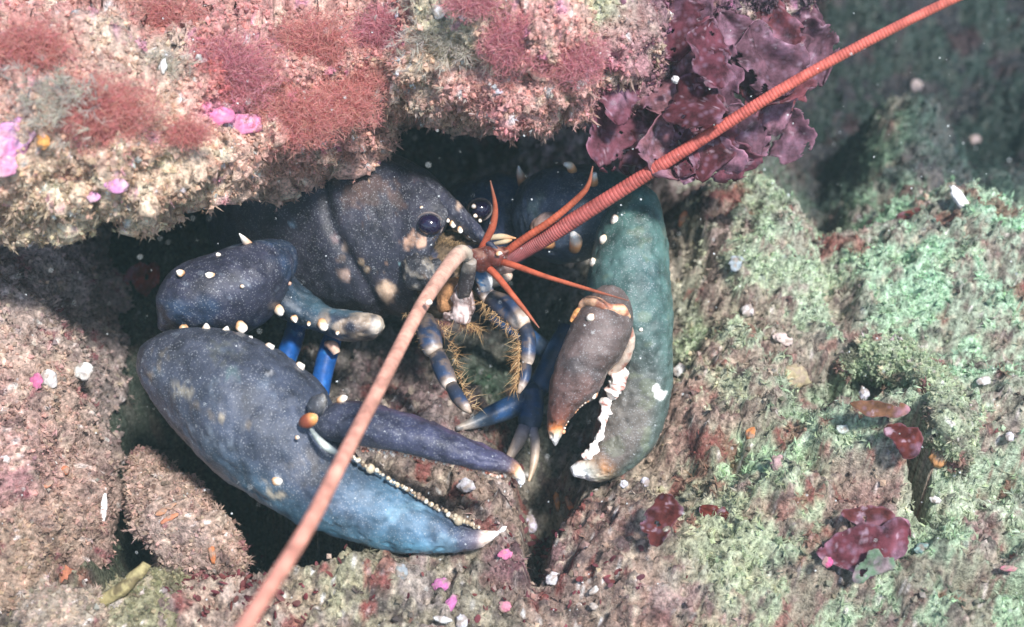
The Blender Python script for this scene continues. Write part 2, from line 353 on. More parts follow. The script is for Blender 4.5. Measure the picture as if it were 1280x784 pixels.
ob = [pb(40, 40, .59, 70, 196, 148, 136), pb(150, 40, .6, 50, 150, 100, 90), pb(60, 110, .58, 50, 168, 120, 112), pb(60, 190, .58, 45, 205, 195, 180), pb(180, 75, .58, 55, 190, 186, 165), pb(200, 120, .58, 40, 200, 182, 160),
      pb(100, 240, .585, 70, 226, 206, 172), pb(230, 200, .58, 60, 226, 200, 170), pb(320, 190, .585, 50, 212, 178, 158), pb(300, 30, .6, 50, 182, 136, 128), pb(400, 60, .59, 60, 198, 158, 144), pb(400, 150, .585, 50, 178, 120, 112), pb(450, 100, .58, 40, 214, 178, 160),
      pb(286, 150, .578, 26, 236, 140, 180), pb(262, 138, .578, 12, 220, 120, 165), pb(14, 178, .578, 30, 222, 160, 196), pb(52, 182, .58, 9, 240, 150, 60), pb(150, 232, .585, 16, 214, 150, 190), pb(110, 212, .585, 6, 235, 140, 60), pb(200, 250, .59, 10, 190, 90, 90),
      pb(560, 40, .59, 60, 200, 196, 165), pb(600, 110, .58, 60, 214, 172, 160), pb(680, 110, .58, 60, 205, 165, 152), pb(650, 60, .585, 40, 180, 112, 118), pb(720, 20, .6, 45, 170, 186, 150), pb(750, 80, .6, 40, 170, 120, 128), pb(500, 110, .58, 30, 216, 182, 160),
      pb(520, 20, .6, 40, 185, 130, 125), pb(480, 40, .59, 30, 170, 105, 105), pb(820, 40, .63, 60, 120, 84, 100), pb(920, 20, .68, 60, 100, 84, 92), pb(630, 150, .59, 20, 190, 130, 130), pb(560, 140, .59, 20, 205, 160, 150)]
for (x, y, r) in ((120, 142, 40), (288, 92, 42), (375, 165, 40), (425, 160, 30), (645, 55, 30), (490, 32, 30), (40, 60, 34), (200, 22, 34), (400, 50, 30), (720, 75, 26)): ob.append(pb(x, y, .58, r, 172, 108, 102))
OC = blobcol(OVf, ob, 0.010, 45)
OC = speckle(OVf, OC, 70, 0.30, (236, 222, 192), 0.25, 0.5, 2.0)
OC = speckle(OVf, OC, 90, 0.38, (120, 70, 66), 0.2, 0.5, 12.0)
OC = speckle(OVf, OC, 55, 0.52, (90, 76, 66), 0.2, 0.6, 18.0)
OC = speckle(OVf, OC, 80, 0.55, (206, 130, 172), 0.12, 0.5, 28.0)
OC = speckle(OVf, OC, 200, 0.6, (246, 240, 226), 0.1, 0.9, 33.0, 2)
OC = np.clip((OC*.94+.06*OC.mean(1, keepdims=True))*np.array([1.36, 1.30, 1.36]), 0, .92)
kF = grid_faces(nx, prof, True)
k0 = nx*prof; jj = np.arange(prof)
caps = np.concatenate([np.stack([np.full(prof, k0), (jj+1) % prof, jj], 1), np.stack([np.full(prof, k0+1), (nx-1)*prof+jj, (nx-1)*prof+(jj+1) % prof], 1)])
overhang = mesh_obj('overhanging_rock', np.vstack([OVf, OV[0].mean(0), OV[-1].mean(0)]), [kF, caps], np.vstack([OC, OC[0], OC[-1]]), M_ROCK)
tag(overhang, 'pale pink and cream crusted rock ledge hanging over the lobster', 'rock')
reg('overhang', OVf, ONf, OC)

# ================================================================== LOOSE ROCKS (closed lofts)
def rock(key, name, label, st, nseg, nring, blobs, amp=1.0, e=2.6, e0=.25, e1=.25, dark=(84, 70, 72)):
    def disp(p, s, t): return amp*(0.010*fbm(p, 22, 3, .5)+0.0055*fbm(p, 60, 3, .55)+0.0026*fbm(p, 170, 2, .6)+0.0015*fbm(p, 420, 2, .7))
    V, F, Nn, s, t = loft(st, nseg, nring, e, e0, e1, disp)
    C = blobcol(V, blobs, .012, 40)
    C = speckle(V, C, 70, .34, dark, .2, .6, 3.0); C = speckle(V, C, 120, .4, (206, 192, 172), .15, .5, 8.0)
    C = speckle(V, C, 260, .6, (235, 230, 225), .1, .8, 14.0, 2); C = speckle(V, C, 60, .56, (140, 66, 84), .1, .6, 19.0)
    C *= np.clip(1+0.4*fbm(V, 230, 2)[:, None], .5, 1.5)*np.array([1.36, 1.27, 1.28])
    o = mesh_obj(name, V, F, C, M_ROCK); tag(o, label, 'rock'); reg(key, V, Nn, C); return o
rock('left', 'boulder', 'big grey brown boulder under the ledge beside the large claw',
     [(-260, 280, 128, 242, .82, .05), (-260, 320, 156, 290, .80, .07), (-270, 400, 164, 380, .775, .078), (-275, 440, 158, 428, .755, .08), (-280, 480, 150, 468, .715, .085), (-280, 540, 138, 528, .685, .088), (-290, 600, 126, 590, .658, .085), (-290, 680, 120, 668, .632, .085), (-290, 760, 112, 740, .612, .078), (-290, 850, 84, 805, .60, .06)],
     240, 210, [pb(60, 340, .72, 80, 172, 160, 158), pb(150, 340, .72, 50, 176, 164, 158), pb(60, 420, .68, 60, 150, 142, 136), pb(150, 430, .65, 40, 168, 152, 138), pb(80, 470, .61, 40, 186, 168, 150), pb(130, 500, .6, 50, 178, 158, 144), pb(40, 540, .59, 60, 176, 150, 140), pb(20, 600, .58, 40, 158, 122, 122), pb(110, 600, .58, 60, 166, 146, 132), pb(60, 680, .57, 60, 160, 142, 124), pb(20, 740, .56, 50, 158, 140, 122), pb(120, 700, .57, 40, 150, 128, 118), pb(50, 475, .61, 10, 215, 100, 160)])  # upper patches painted paler, as fill light in the ledge's shade
rock('stone', 'angular_stone', 'pointed pale brown stone below the palm of the large claw',
     [(182, 576, 192, 568, .674, .010), (170, 606, 222, 598, .664, .022), (168, 640, 254, 632, .654, .027), (176, 680, 284, 664, .642, .028), (192, 708, 306, 694, .628, .028), (215, 735, 330, 722, .615, .02)],
     150, 160, [pb(200, 600, .62, 40, 160, 142, 128), pb(260, 640, .61, 40, 176, 156, 140), pb(200, 680, .61, 50, 166, 150, 140), pb(280, 690, .6, 30, 150, 128, 116), pb(205, 635, .61, 8, 215, 140, 80)], .6, 3.0, .12, .2)
rock('stone2', 'rounded_stone', 'mossy olive stone with a flat top near the lower edge beside the fallen twig', 
     [(120, 752, 205, 700, .60, .012), (140, 790, 225, 720, .595, .024), (170, 830, 240, 760, .59, .026), (210, 860, 250, 810, .585, .014)], 90, 100,
     [pb(190, 750, .58, 30, 140, 140, 110), pb(220, 730, .58, 20, 110, 108, 88), pb(150, 780, .58, 20, 180, 178, 160)], .5, 2.4, .2, .2)
rock('stone3', 'pale_stone', 'small pale rounded stone in the bottom corner under the boulder',
     [(38, 752, 70, 735, .575, .008), (42, 785, 105, 738, .57, .02), (60, 815, 120, 765, .565, .022), (90, 840, 120, 800, .56, .012)], 70, 80,
     [pb(80, 765, .56, 30, 165, 155, 140), pb(60, 780, .56, 15, 130, 122, 112)], .4, 2.2, .25, .25)

def gd(px, py): return proj(on('seabed', px, py)[0])[2]
rock('shelf', 'shading_shelf', 'added turf covered rock shelf that shades the deep dark crack',  # slab added to cast shade into the crack below it
     [(U[0], U[1], L[0], L[1], gd(U[0]*.7+L[0]*.3, U[1]*.7+L[1]*.3)-.005, .011, -.010) for U, L in zip([(1052, 452), (1078, 436), (1112, 430), (1150, 440), (1180, 466), (1200, 505), (1208, 550), (1204, 590)], [(1056, 464), (1082, 472), (1112, 476), (1142, 490), (1162, 516), (1174, 546), (1180, 580), (1184, 600)])],
     130, 90, [pb(1100, 460, .7, 40, 160, 178, 148), pb(1160, 480, .7, 40, 150, 168, 140), pb(1190, 550, .7, 40, 158, 160, 140), pb(1080, 470, .7, 15, 130, 104, 96), pb(1170, 560, .7, 12, 124, 100, 92)], .3, 2.4, .2, .2)
# ================================================================== LOBSTER
def shelldisp(a=1.0, f=140):
    return lambda p, s, t: a*(0.0016*fbm(p, 26, 3, .55)+0.0005*fbm(p, f, 3, .6)+0.00018*fbm(p, 600, 2, .6)-0.0006*sstep(.28, .5, fbm(p, 210, 2, .5, 5.0)))
lob = empty('lobster', G(470, 420, 0.0))
tag(lob, 'dark blue lobster with ivory studded claws crouching in the hollow under the ledge', 'lobster')
def mottle(p, C, seed, patches=((60, .45, (190, 150, 110), .5),)):
    for (f, thr, col, amt) in patches: C = speckle(p, C, f, thr, col, .12, amt, seed)
    return C
def shell(name, parent, st, nseg, nring, colf, e=2.2, e0=.1, e1=.0, disp=None, mat=None, bview=False):
    V, F, Nn, s, t = loft(st, nseg, nring, e, e0, e1, disp or shelldisp(), 1.0, bview)
    cc = colf(V, s, t)
    if mat is None: lum = cc.mean(1, keepdims=True); cc = cc*(.55+.45*sstep(.2, .45, lum))
    o = mesh_obj(name, V, F, cc, mat or M_SHELL, parent); return o
_bead = []
def bead_mesh():
    if not _bead:
        for v in range(6):
            n, m = 9, 12; u = np.linspace(0, math.pi, n); V = []
            th = np.linspace(0, 2*math.pi, m, endpoint=False)
            for a in u: V.append(np.stack([np.sin(a)*np.cos(th), np.sin(a)*np.sin(th), np.full(m, np.cos(a))], 1))
            V = np.vstack(V); k = (V[:, 2]+1)/2; V[:, :2] *= (1.2-0.5*k)[:, None]; V *= (1+.28*fbm(V, 1.1, 2, .5, v*7.7))[:, None]
            kk = np.clip(k+.25*fbm(V, 1.6, 2, .5, v*3.1), 0, 1)
            C = ramp(kk, [(0, (150, 104, 70)), (.4, (216, 168, 124)), (.62, (236, 218, 196)), (1, (246, 240, 230))])
            _bead.append(mesh_data('nodule', V, grid_faces(n, m, True), C, M_BEAD))
    return _bead[rng.integers(6)]
def bead(parent, px, py, d, r, ang=None, elong=1.2, name='nodule', lean=.6):
    """ivory knob; ang: picture direction (degrees, 0 = right, 90 = up) its point leans to"""
    p = P(px, py, d); z = -FWD.copy()
    if ang is not None: z = (1-lean)*z+lean*(math.cos(math.radians(ang))*RIGHT+math.sin(math.radians(ang))*UP)
    q = Vector(tuple(unit(z))).to_track_quat('Z', 'Y')
    o = bpy.data.objects.new(name, bead_mesh()); COL.objects.link(o); rr = r*d/FPX*(.82+.2*rng.random())
    o.location = tuple(p); o.rotation_mode = 'QUATERNION'; o.rotation_quaternion = q; o.scale = (rr, rr*(.8+.35*rng.random()), rr*elong)
    adopt(o, parent); return o
def horn(parent, path, cols, name='spine', n=14, m=12, mat=None):
    V, F, s, t = tube(path, n, m); return mesh_obj(name, V, F, ramp(s, cols), mat or M_BEAD, parent)
IV = [(0, (120, 90, 70)), (.35, (230, 165, 110)), (.7, (250, 238, 222)), (1, (252, 250, 246))]

# ---- carapace
def carcol(V, s, t):
    C = np.tile(lin((68, 68, 82)), (len(V), 1))
    C = speckle(V, C, 16, .05, (58, 62, 86), .4, .8, 4); C = speckle(V, C, 26, .2, (80, 74, 84), .3, .7, 9)
    px, py, d = proj(V)
    def patch(x, y, r, col, amt=1.0, wob=.5, off=0.0):
        nonlocal C
        w = np.hypot(px-x, py-y)/r+9.0*(np.sin(t) < 0); w = w*(1+wob*fbm(V, 150, 2, .6, off+x)); m = (1-sstep(.55, 1.1, w))*amt*.8
        C = C*(1-m[:, None])+lin(col)*m[:, None]
    for a in ((484, 364, 15, (222, 190, 160), 1.0, .5), (431, 343, 9, (210, 178, 160), .9, .6), (452, 328, 6, (215, 185, 150), .9, .9), (459, 336, 5, (215, 185, 150), .9, .9), (419, 298, 6, (180, 150, 150), .7, .6), (428, 322, 5, (180, 150, 130), .6, .8),
              (515, 300, 9, (226, 180, 150), .9, .8), (524, 304, 7, (226, 180, 150), .9, .8), (462, 233, 22, (150, 112, 88), .35, .9), (440, 246, 16, (150, 112, 88), .35, .9), (495, 248, 12, (150, 112, 88), .35, .9), (430, 312, 4, (205, 180, 160), .6, .8), (575, 254, 7, (205, 175, 150), .8, .7), (500, 330, 4, (150, 190, 195), .8, .5), (365, 280, 4, (150, 190, 220), .7, .5)):
        patch(*a)
    return C
def cardisp(p, s, t):
    px, py, d = proj(p)
    g = np.array([(408, 196), (405, 230), (411, 270), (424, 303), (446, 340), (470, 378), (490, 400)], float)
    gc = cr(g, 60); dist = np.min(np.hypot(px[:, None]-gc[None, :, 0], py[:, None]-gc[None, :, 1]), 1)
    dd = 0.0008*fbm(p, 40, 2)+0.00028*fbm(p, 170, 3, .6)+0.00016*fbm(p, 520, 2)
    dd -= 0.0022*np.exp(-(dist/7.0)**2); dd += 0.0006*np.exp(-((dist-16)/10.0)**2)
    r1 = cr(np.array([(430, 200), (500, 214), (560, 262), (600, 296)], float), 50); d1 = np.min(np.hypot(px[:, None]-r1[None, :, 0], py[:, None]-r1[None, :, 1]), 1)
    dd += 0.0014*np.exp(-(d1/6.0)**2)
    r2 = cr(np.array([(500, 396), (512, 372), (510, 340), (514, 318)], float), 40); d2 = np.min(np.hypot(px[:, None]-r2[None, :, 0], py[:, None]-r2[None, :, 1]), 1)
    dd += 0.0008*np.exp(-(d2/5.0)**2)
    return dd
carapace = shell('carapace', lob, [(262, 150, 250, 330, .745, .045), (300, 146, 300, 362, .732, .050), (345, 150, 345, 384, .722, .053), (395, 162, 392, 396, .712, .053), (435, 172, 432, 400, .704, .052), (470, 184, 465, 401, .697, .049), (503, 198, 492, 397, .690, .045), (534, 214, 515, 386, .682, .041), (555, 234, 526, 358, .676, .035), (566, 252, 538, 322, .668, .026), (570, 266, 548, 300, .662, .016)],
                 150, 170, carcol, 2.1, .12, .05, cardisp, None, True)
rostrum = shell('rostrum', lob, [(450, 180, 440, 240, .716, .008), (480, 189, 468, 250, .704, .012), (507, 200, 496, 262, .690, .017), (532, 213, 522, 270, .672, .018), (555, 232, 548, 279, .660, .0145), (578, 257, 572, 290, .650, .0095), (598, 282, 595, 302, .640, .006), (613, 301, 611, 310, .634, .003), (622, 311, 621, 313, .631, .001)],
                100, 70, lambda V, s, t: speckle(V, carcol(V, s, t)*1.45, 200, .25, (150, 150, 160), .2, .5, 3.0), 2.0, .35, 0, shelldisp(.7), None, True)
for (x, y, r) in ((527, 259, 3.2), (541, 263, 3), (559, 274, 4), (566, 280, 4), (575, 287, 4), (593, 298, 4), (587, 294, 2.6), (604, 305, 2.6)): bead(rostrum, x, y+1, .640 if x > 570 else .645, r, -60, 1.3, 'spine')
# ---- eyes
def eye(px, py, d, r, tilt, spots):
    n, m = 24, 32; u = np.linspace(0, math.pi, n); th = np.linspace(0, 2*math.pi, m, endpoint=False)
    V = np.stack([np.outer(np.sin(u), np.cos(th)), np.outer(np.sin(u), np.sin(th)), np.outer(np.cos(u), np.ones(m))], -1).reshape(-1, 3)
    a = math.radians(tilt); ex = math.cos(a)*RIGHT+math.sin(a)*UP; ey = -math.sin(a)*RIGHT+math.cos(a)*UP; rr = r*d/FPX
    W = P(px, py, d)+rr*(V[:, :1]*ex+0.88*V[:, 1:2]*ey+0.9*V[:, 2:]*(-FWD))
    o = mesh_obj('eye', W, grid_faces(n, m, True), np.tile(lin((20, 16, 40)), (len(W), 1)), M_EYE, lob)
    Vr, Fr, s, t = tube([(px+r*1.1*math.cos(k)*math.cos(a)-r*1.0*math.sin(k)*math.sin(a), py-r*1.1*math.cos(k)*math.sin(a)-r*1.0*math.sin(k)*math.cos(a), d+.003, r*.09) for k in np.linspace(0, 2*math.pi, 25)], 60, 10)
    mesh_obj('eye_rim', Vr, Fr, np.tile(lin((110, 98, 96)), (len(Vr), 1)), M_SHELL, o)
    Vs, Fs, s, t = tube([(px-r*.6, py+r*.1, d+.018, r*.8), (px, py, d+.008, r*.95), (px, py, d+.001, r*.7)], 16, 18)
    mesh_obj('eye_stalk', Vs, Fs, np.tile(lin((96, 84, 88)), (len(Vs), 1)), M_SHELL, o)
    for (x, y, q_) in spots: bead(o, x, y, d-.006, q_, None, .5, 'orange_spot')
    return o
eye(537, 281, .640, 15, -20, ())
eye(600, 262, .662, 13.5, 10, ((592, 258, 3.5), (594, 270, 3), (600, 276, 2.5)))
# ---- face
def facecol(V, s, t):
    C = np.tile(lin((116, 98, 78)), (len(V), 1)); C = speckle(V, C, 80, .05, (54, 50, 52), .3, .85, 3); C = speckle(V, C, 130, .3, (190, 160, 132), .15, .8, 7); C = speckle(V, C, 60, .45, (60, 70, 96), .15, .8, 17); return C
rough = lambda p, s, t: 0.003*fbm(p, 60, 3, .6)+0.0013*fbm(p, 220, 2, .6)
shell('head', lob, [(530, 296, 515, 388, .694, .018), (545, 288, 530, 396, .684, .022), (565, 286, 550, 390, .674, .022), (585, 296, 570, 372, .662, .024), (605, 305, 595, 350, .655, .020), (628, 312, 620, 342, .648, .012)], 80, 70, facecol, 2.2, .2, .2, rough, M_FACE)
shell('cheek_plate', lob, [(512, 318, 511, 350, .655, .006), (525, 314, 524, 362, .650, .010), (545, 320, 545, 358, .648, .010), (562, 330, 560, 350, .650, .006)], 40, 40,
      lambda V, s, t: speckle(V, speckle(V, np.tile(lin((62, 62, 70)), (len(V), 1)), 220, .1, (170, 160, 146), .2, .8, 5), 90, .3, (120, 92, 72), .2, .7, 9), 2.6, .3, .3, lambda p, s, t: .0022*fbm(p, 110, 3, .6)+.001*fbm(p, 330, 2, .6))
shell('mouth_plate', lob, [(556, 345, 545, 385, .650, .006), (575, 350, 565, 395, .645, .007), (592, 362, 590, 392, .644, .005)], 30, 30,
      lambda V, s, t: speckle(V, np.tile(lin((168, 122, 84)), (len(V), 1)), 120, .2, (120, 84, 60), .2, .7, 5), 2.3, .3, .3, rough, M_FACE)
for st in ([(568, 352, 562, 392, .640, .003), (580, 358, 575, 398, .638, .004), (592, 372, 590, 400, .640, .003)], [(556, 390, 556, 400, .642, .003), (572, 390, 572, 404, .638, .004), (590, 392, 590, 406, .640, .003)]):
    shell('jaw', lob, st, 26, 24, lambda V, s, t: speckle(V, np.tile(lin((206, 186, 180)), (len(V), 1)), 200, .0, (120, 90, 84), .25, .85, 5), 2.4, .3, .3, rough)
# ---- antenna bases and whips
def seglist(name, path, nseg, nring, stops, parent, mat=None, ring=None, mott=None, flat=1.0):
    V, F, s, t = tube(path, nseg, nring, ring, flat); C = ramp(s, stops)
    if mott: C = speckle(V, C, mott[0], mott[1], mott[2], .15, mott[3], 5)
    return mesh_obj(name, V, F, C, mat or M_LEG, parent)
ant1 = seglist('antenna', [(583, 318, .622, 9), (575, 317, .612, 10), (560, 334, .598, 9.5), (525, 386, .565, 8.8), (478, 477, .520, 9), (430, 570, .475, 9.4), (379, 668, .435, 10), (301, 790, .385, 10.6), (230, 900, .34, 10.6)], 2400, 10,
               [(0, (150, 140, 130)), (.10, (170, 158, 142)), (.2, (184, 150, 134)), (.4, (196, 146, 128)), (.75, (200, 138, 120)), (1, (200, 134, 118))], lob, M_ANT, lambda s: .96+.07*np.abs(np.sin(s*470+np.sin(s*19)))**.5)
seglist('antenna_base', [(577, 380, .642, 6), (580, 364, .634, 9), (585, 342, .627, 9.5), (588, 326, .622, 8)], 40, 20, [(0, (52, 46, 48)), (.75, (60, 54, 56)), (1, (150, 140, 130))], ant1, M_SHELL, mott=(120, .25, (150, 140, 130), .7))
bead(ant1, 536, 378, .558, 5, None, .8, 'white_polyp')
ant2 = seglist('antenna', [(622, 330, .642, 11), (645, 318, .637, 11.6), (700, 286, .628, 10.8), (800, 223, .612, 9.2), (900, 160, .596, 8.0), (1000, 98, .58, 7.2), (1100, 44, .565, 6.6), (1200, -5, .55, 6.2), (1300, -48, .54, 5.6)], 2900, 10,
               [(0, (112, 72, 78)), (.08, (126, 70, 74)), (.2, (142, 76, 74)), (.4, (176, 88, 80)), (.6, (200, 100, 88)), (1, (204, 108, 94))], lob, M_ANT, lambda s: .90+(0.075+.015*np.sin(s*37))*np.abs(np.sin(s*640+.6*np.sin(s*23)))**.5)
seglist('antenna_base', [(598, 338, .655, 10), (615, 332, .648, 15), (632, 326, .642, 16), (640, 322, .640, 14)], 40, 22, [(0, (90, 70, 74)), (.5, (126, 84, 80)), (.9, (170, 140, 130)), (1, (150, 100, 96))], ant2, M_SHELL, mott=(140, .2, (210, 190, 175), .6))
seglist('scale_spine', [(600, 352, .655, 6), (615, 350, .648, 10), (632, 346, .644, 8), (638, 343, .642, 4)], 30, 16, [(0, (60, 62, 70)), (.6, (92, 86, 80)), (1, (206, 180, 160))], ant2, M_SHELL)
# antennules
AR = [(0, (140, 66, 52)), (.3, (172, 84, 60)), (.8, (164, 88, 64)), (1, (140, 96, 80))]
for path in ([(594, 326, .64, 4.5), (606, 303, .633, 4.6), (616, 282, .628, 4.6), (619, 258, .622, 3.2), (613, 226, .612, .8)], [(622, 324, .638, 5), (650, 302, .630, 4.8), (690, 275, .622, 4.6), (722, 248, .616, 4.0), (735, 232, .612, 3.0), (741, 208, .606, .7)],
             [(612, 324, .636, 4.5), (640, 331, .628, 4.2), (680, 345, .618, 3.2), (730, 360, .606, 2.4), (786, 376, .592, .6)], [(598, 326, .636, 5), (618, 342, .630, 4.6), (640, 368, .622, 3.6), (658, 390, .616, 2.6), (674, 410, .610, .6)]):
    seglist('antennule', path, 160, 12, AR, lob, M_ANT, lambda s: 1+0.06*np.sin(s*330))
shell('antennule_base', lob, [(586, 318, 590, 338, .640, .006), (604, 308, 606, 336, .636, .009), (626, 308, 628, 334, .635, .008), (642, 306, 642, 322, .634, .004)], 30, 26,
      lambda V, s, t: speckle(V, np.tile(lin((132, 70, 62)), (len(V), 1)), 150, .15, (200, 150, 130), .2, .7, 3), 2.2, .3, .3, rough)
bead(lob, 624, 317, .624, 4, 0, 1.4, 'spine')
for pth in ([(600, 300, .650, 2), (625, 296, .648, 4), (645, 298, .645, 1)], [(612, 306, .648, 2), (632, 302, .646, 3), (640, 300, .645, 1)]): horn(lob, pth, [(0, (110, 96, 84)), (.5, (206, 190, 160)), (1, (196, 140, 96))], 'scale_tip')

# ---- large left claw
def clawcol_l(V, s, t):
    qx, qy, _ = proj(V)
    C = ramp(s, [(0, (76, 78, 92)), (.2, (82, 88, 104)), (.45, (88, 98, 120)), (.6, (98, 132, 158)), (.7, (102, 138, 166)), (.78, (100, 116, 146)), (.83, (132, 122, 138)), (.87, (236, 214, 192)), (.91, (252, 250, 246)), (1, (252, 250, 246))])
    low = sstep(.15, .85, np.cos(t))*sstep(.15, .5, s)*(1-sstep(.74, .82, s)); C = C*(1-.6*low[:, None])+lin((92, 156, 180))*.6*low[:, None]
    rim = sstep(.93, .995, np.cos(t))*sstep(.3, .5, s)*(1-sstep(.93, .98, s)); C = C*(1-.7*rim[:, None])+lin((132, 112, 122))*.7*rim[:, None]
    C2 = speckle(V, C, 30, .1, (74, 82, 100), .4, .4, 4); C2 = speckle(V, C2, 75, .45, (140, 158, 176), .3, .25, 8)
    fr_ = sstep(.45, .65, s)[:, None]; C2 = C2*(1-fr_)+fr_*speckle(V, C2, 60, .1, (130, 168, 186), .5, .45, 48)
    for (x, y, r, col, amt) in ((222, 484, 12, (190, 178, 150), .7), (204, 446, 9, (196, 180, 150), .6), (198, 460, 8, (200, 180, 150), .6), (236, 492, 8, (190, 178, 150), .7), (243, 505, 6, (190, 170, 140), .7), (188, 470, 5, (200, 170, 130), .6), (276, 521, 6, (205, 186, 150), .8), (313, 531, 6, (190, 170, 140), .7), (262, 520, 6, (190, 170, 140), .5),
                                (395, 582, 26, (150, 136, 116), .55), (276, 440, 22, (120, 122, 106), .6), (288, 470, 9, (130, 165, 160), .7), (258, 543, 12, (172, 186, 200), .6), (286, 558, 10, (172, 186, 200), .6), (240, 535, 8, (170, 185, 200), .5), (342, 616, 12, (226, 200, 158), .9), (347, 602, 7, (240, 236, 230), .9), (300, 432, 4, (200, 200, 200), .6), (335, 467, 4, (230, 230, 230), .8)):
        w = (np.hypot(qx-x, qy-y)/(r*1.15)+9.0*(np.sin(t) < 0))*(1+.7*fbm(V, 170, 3, .6, x)); m = (1-sstep(.3, 1.1, w))*amt*.62*sstep(-.35, .15, fbm(V, 260, 2, .6, 7.0))
        C2 = C2*(1-m[:, None])+lin(col)*m[:, None]
    k = sstep(.82, .87, s)[:, None]
    return C2*(1-k)+C*k
clawL = shell('claw', lob, [(194, 424, 186, 444, .622, .016), (232, 413, 195, 484, .618, .024), (281, 413, 220, 529, .612, .029), (330, 429, 260, 575, .606, .033), (370, 454, 306, 614, .602, .032), (402, 490, 352, 643, .598, .029), (424, 540, 402, 664, .596, .024), (450, 576, 442, 677, .595, .019), (490, 601, 482, 686, .595, .0155), (530, 625, 522, 690, .595, .0125), (570, 648, 562, 691, .595, .010), (602, 662, 600, 684, .595, .0065), (624, 663, 620, 671, .595, .003), (633, 657, 632, 659, .595, .0008)],
               210, 120, clawcol_l, 2.1, .10, 0)
clawL['label'] = 'large blue grey claw with long slim fingers'
def daccol_l(V, s, t):
    C = ramp(s, [(0, (74, 78, 92)), (.3, (80, 84, 112)), (.55, (88, 88, 118)), (.66, (108, 98, 118)), (.74, (196, 146, 108)), (.79, (245, 226, 200)), (.84, (252, 250, 248)), (1, (252, 250, 248))])
    e_ = sstep(.9, 1, np.cos(t))*sstep(.15, .3, s)*(1-sstep(.66, .74, s)); C = C*(1-.7*e_[:, None])+lin((150, 96, 84))*.7*e_[:, None]
    e2 = sstep(.9, 1, -np.cos(t))*(1-sstep(.8, .9, s)); return C*(1-.5*e2[:, None])+lin((112, 84, 112))*.5*e2[:, None]
shell('movable_finger', clawL, [(392, 510, 396, 552, .592, .014), (420, 500, 418, 557, .588, .017), (468, 505, 462, 561, .584, .016), (520, 520, 512, 569, .581, .0145), (568, 538, 560, 579, .579, .0125), (606, 556, 600, 589, .578, .010), (630, 567, 622, 592, .578, .0085), (644, 575, 634, 594, .578, .007), (654, 590, 643, 598, .578, .0045), (655, 601, 648, 603, .578, .0025), (652, 610, 650, 609, .578, .0006)],
      140, 64, daccol_l, 2.1, .18, 0)
shell('finger_joint', clawL, [(384, 500, 392, 528, .578, .004), (398, 492, 402, 520, .574, .006), (409, 490, 408, 512, .574, .004)], 26, 26, lambda V, s, t: speckle(V, ramp(s, [(0, (88, 92, 104)), (.6, (104, 106, 114)), (1, (186, 178, 166))]), 120, .2, (80, 80, 90), .2, .8, 2), 2.1, .3, .3)
V, F, s, t = tube([(376, 530, .572, 4), (383, 527, .568, 9), (391, 523, .567, 8), (396, 520, .568, 3)], 30, 18); mesh_obj('joint_knob', V, F, ramp(s, [(0, (92, 50, 40)), (.5, (132, 66, 46)), (.75, (226, 160, 96)), (1, (236, 206, 170))]), M_BEAD, clawL)
seglist('joint_crease', [(388, 536, .569, 2), (398, 549, .567, 4), (410, 560, .567, 5), (424, 568, .569, 3)], 30, 10, [(0, (150, 160, 160)), (.5, (190, 196, 186)), (1, (110, 116, 120))], clawL, M_SHELL)
for (x, y, r, a) in ((258, 411, 6, 70), (282, 414, 6.5, 60), (336, 436, 8, 30), (312, 424, 5, 50), (375, 459, 7, 30), (428, 499, 7, 30), (372, 547, 3, 0), (238, 414, 4, 80), (347, 602, 7, 0)):
    bead(clawL, x, y, {347: .572, 372: .568, 428: .585}.get(x, .606), r, a, 1.25)
def teeth(parent, pts, n, r0, r1, cols, jit=.4, big=()):
    S = cr(pts, n); VV = []; FF = []; CC = []; n0 = 0
    u = np.linspace(0, math.pi, 6); th = np.linspace(0, 2*math.pi, 8, endpoint=False)
    sph = np.stack([np.outer(np.sin(u), np.cos(th)), np.outer(np.sin(u), np.sin(th)), np.outer(np.cos(u), np.ones(8))], -1).reshape(-1, 3); f = grid_faces(6, 8, True)
    for i in range(n):
        r = (r0+(r1-r0)*rng.random())*S[i, 2]/FPX
        if i in big: r *= 2.0
        c = P(S[i, 0]+rng.normal()*jit, S[i, 1]+rng.normal()*jit, S[i, 2]+rng.normal()*.0007)
        VV.append(c+sph*r*(1+.2*rng.random(3))); FF.append(f+n0); n0 += len(sph); CC.append(np.tile(lin(cols[rng.integers(len(cols))])*(.7+.5*rng.random()), (len(sph), 1)))
    o = mesh_obj('tooth_row', np.vstack(VV), np.vstack(FF), np.vstack(CC), M_BEAD, parent); o['kind'] = 'stuff'; return o
teeth(clawL, [(434, 566, .580), (452, 578, .582), (490, 601, .585), (530, 625, .588), (570, 648, .590), (600, 661, .592)], 90, 1.6, 3.2, [(196, 180, 154), (172, 152, 126), (226, 216, 198), (136, 116, 98)], 1.2, (24, 50, 72))
teeth(clawL, [(446, 561, .583), (490, 567, .580), (540, 576, .578), (590, 587, .577), (628, 596, .577)], 80, 1.2, 2.4, [(190, 120, 100), (215, 170, 150), (235, 220, 205)], .9)
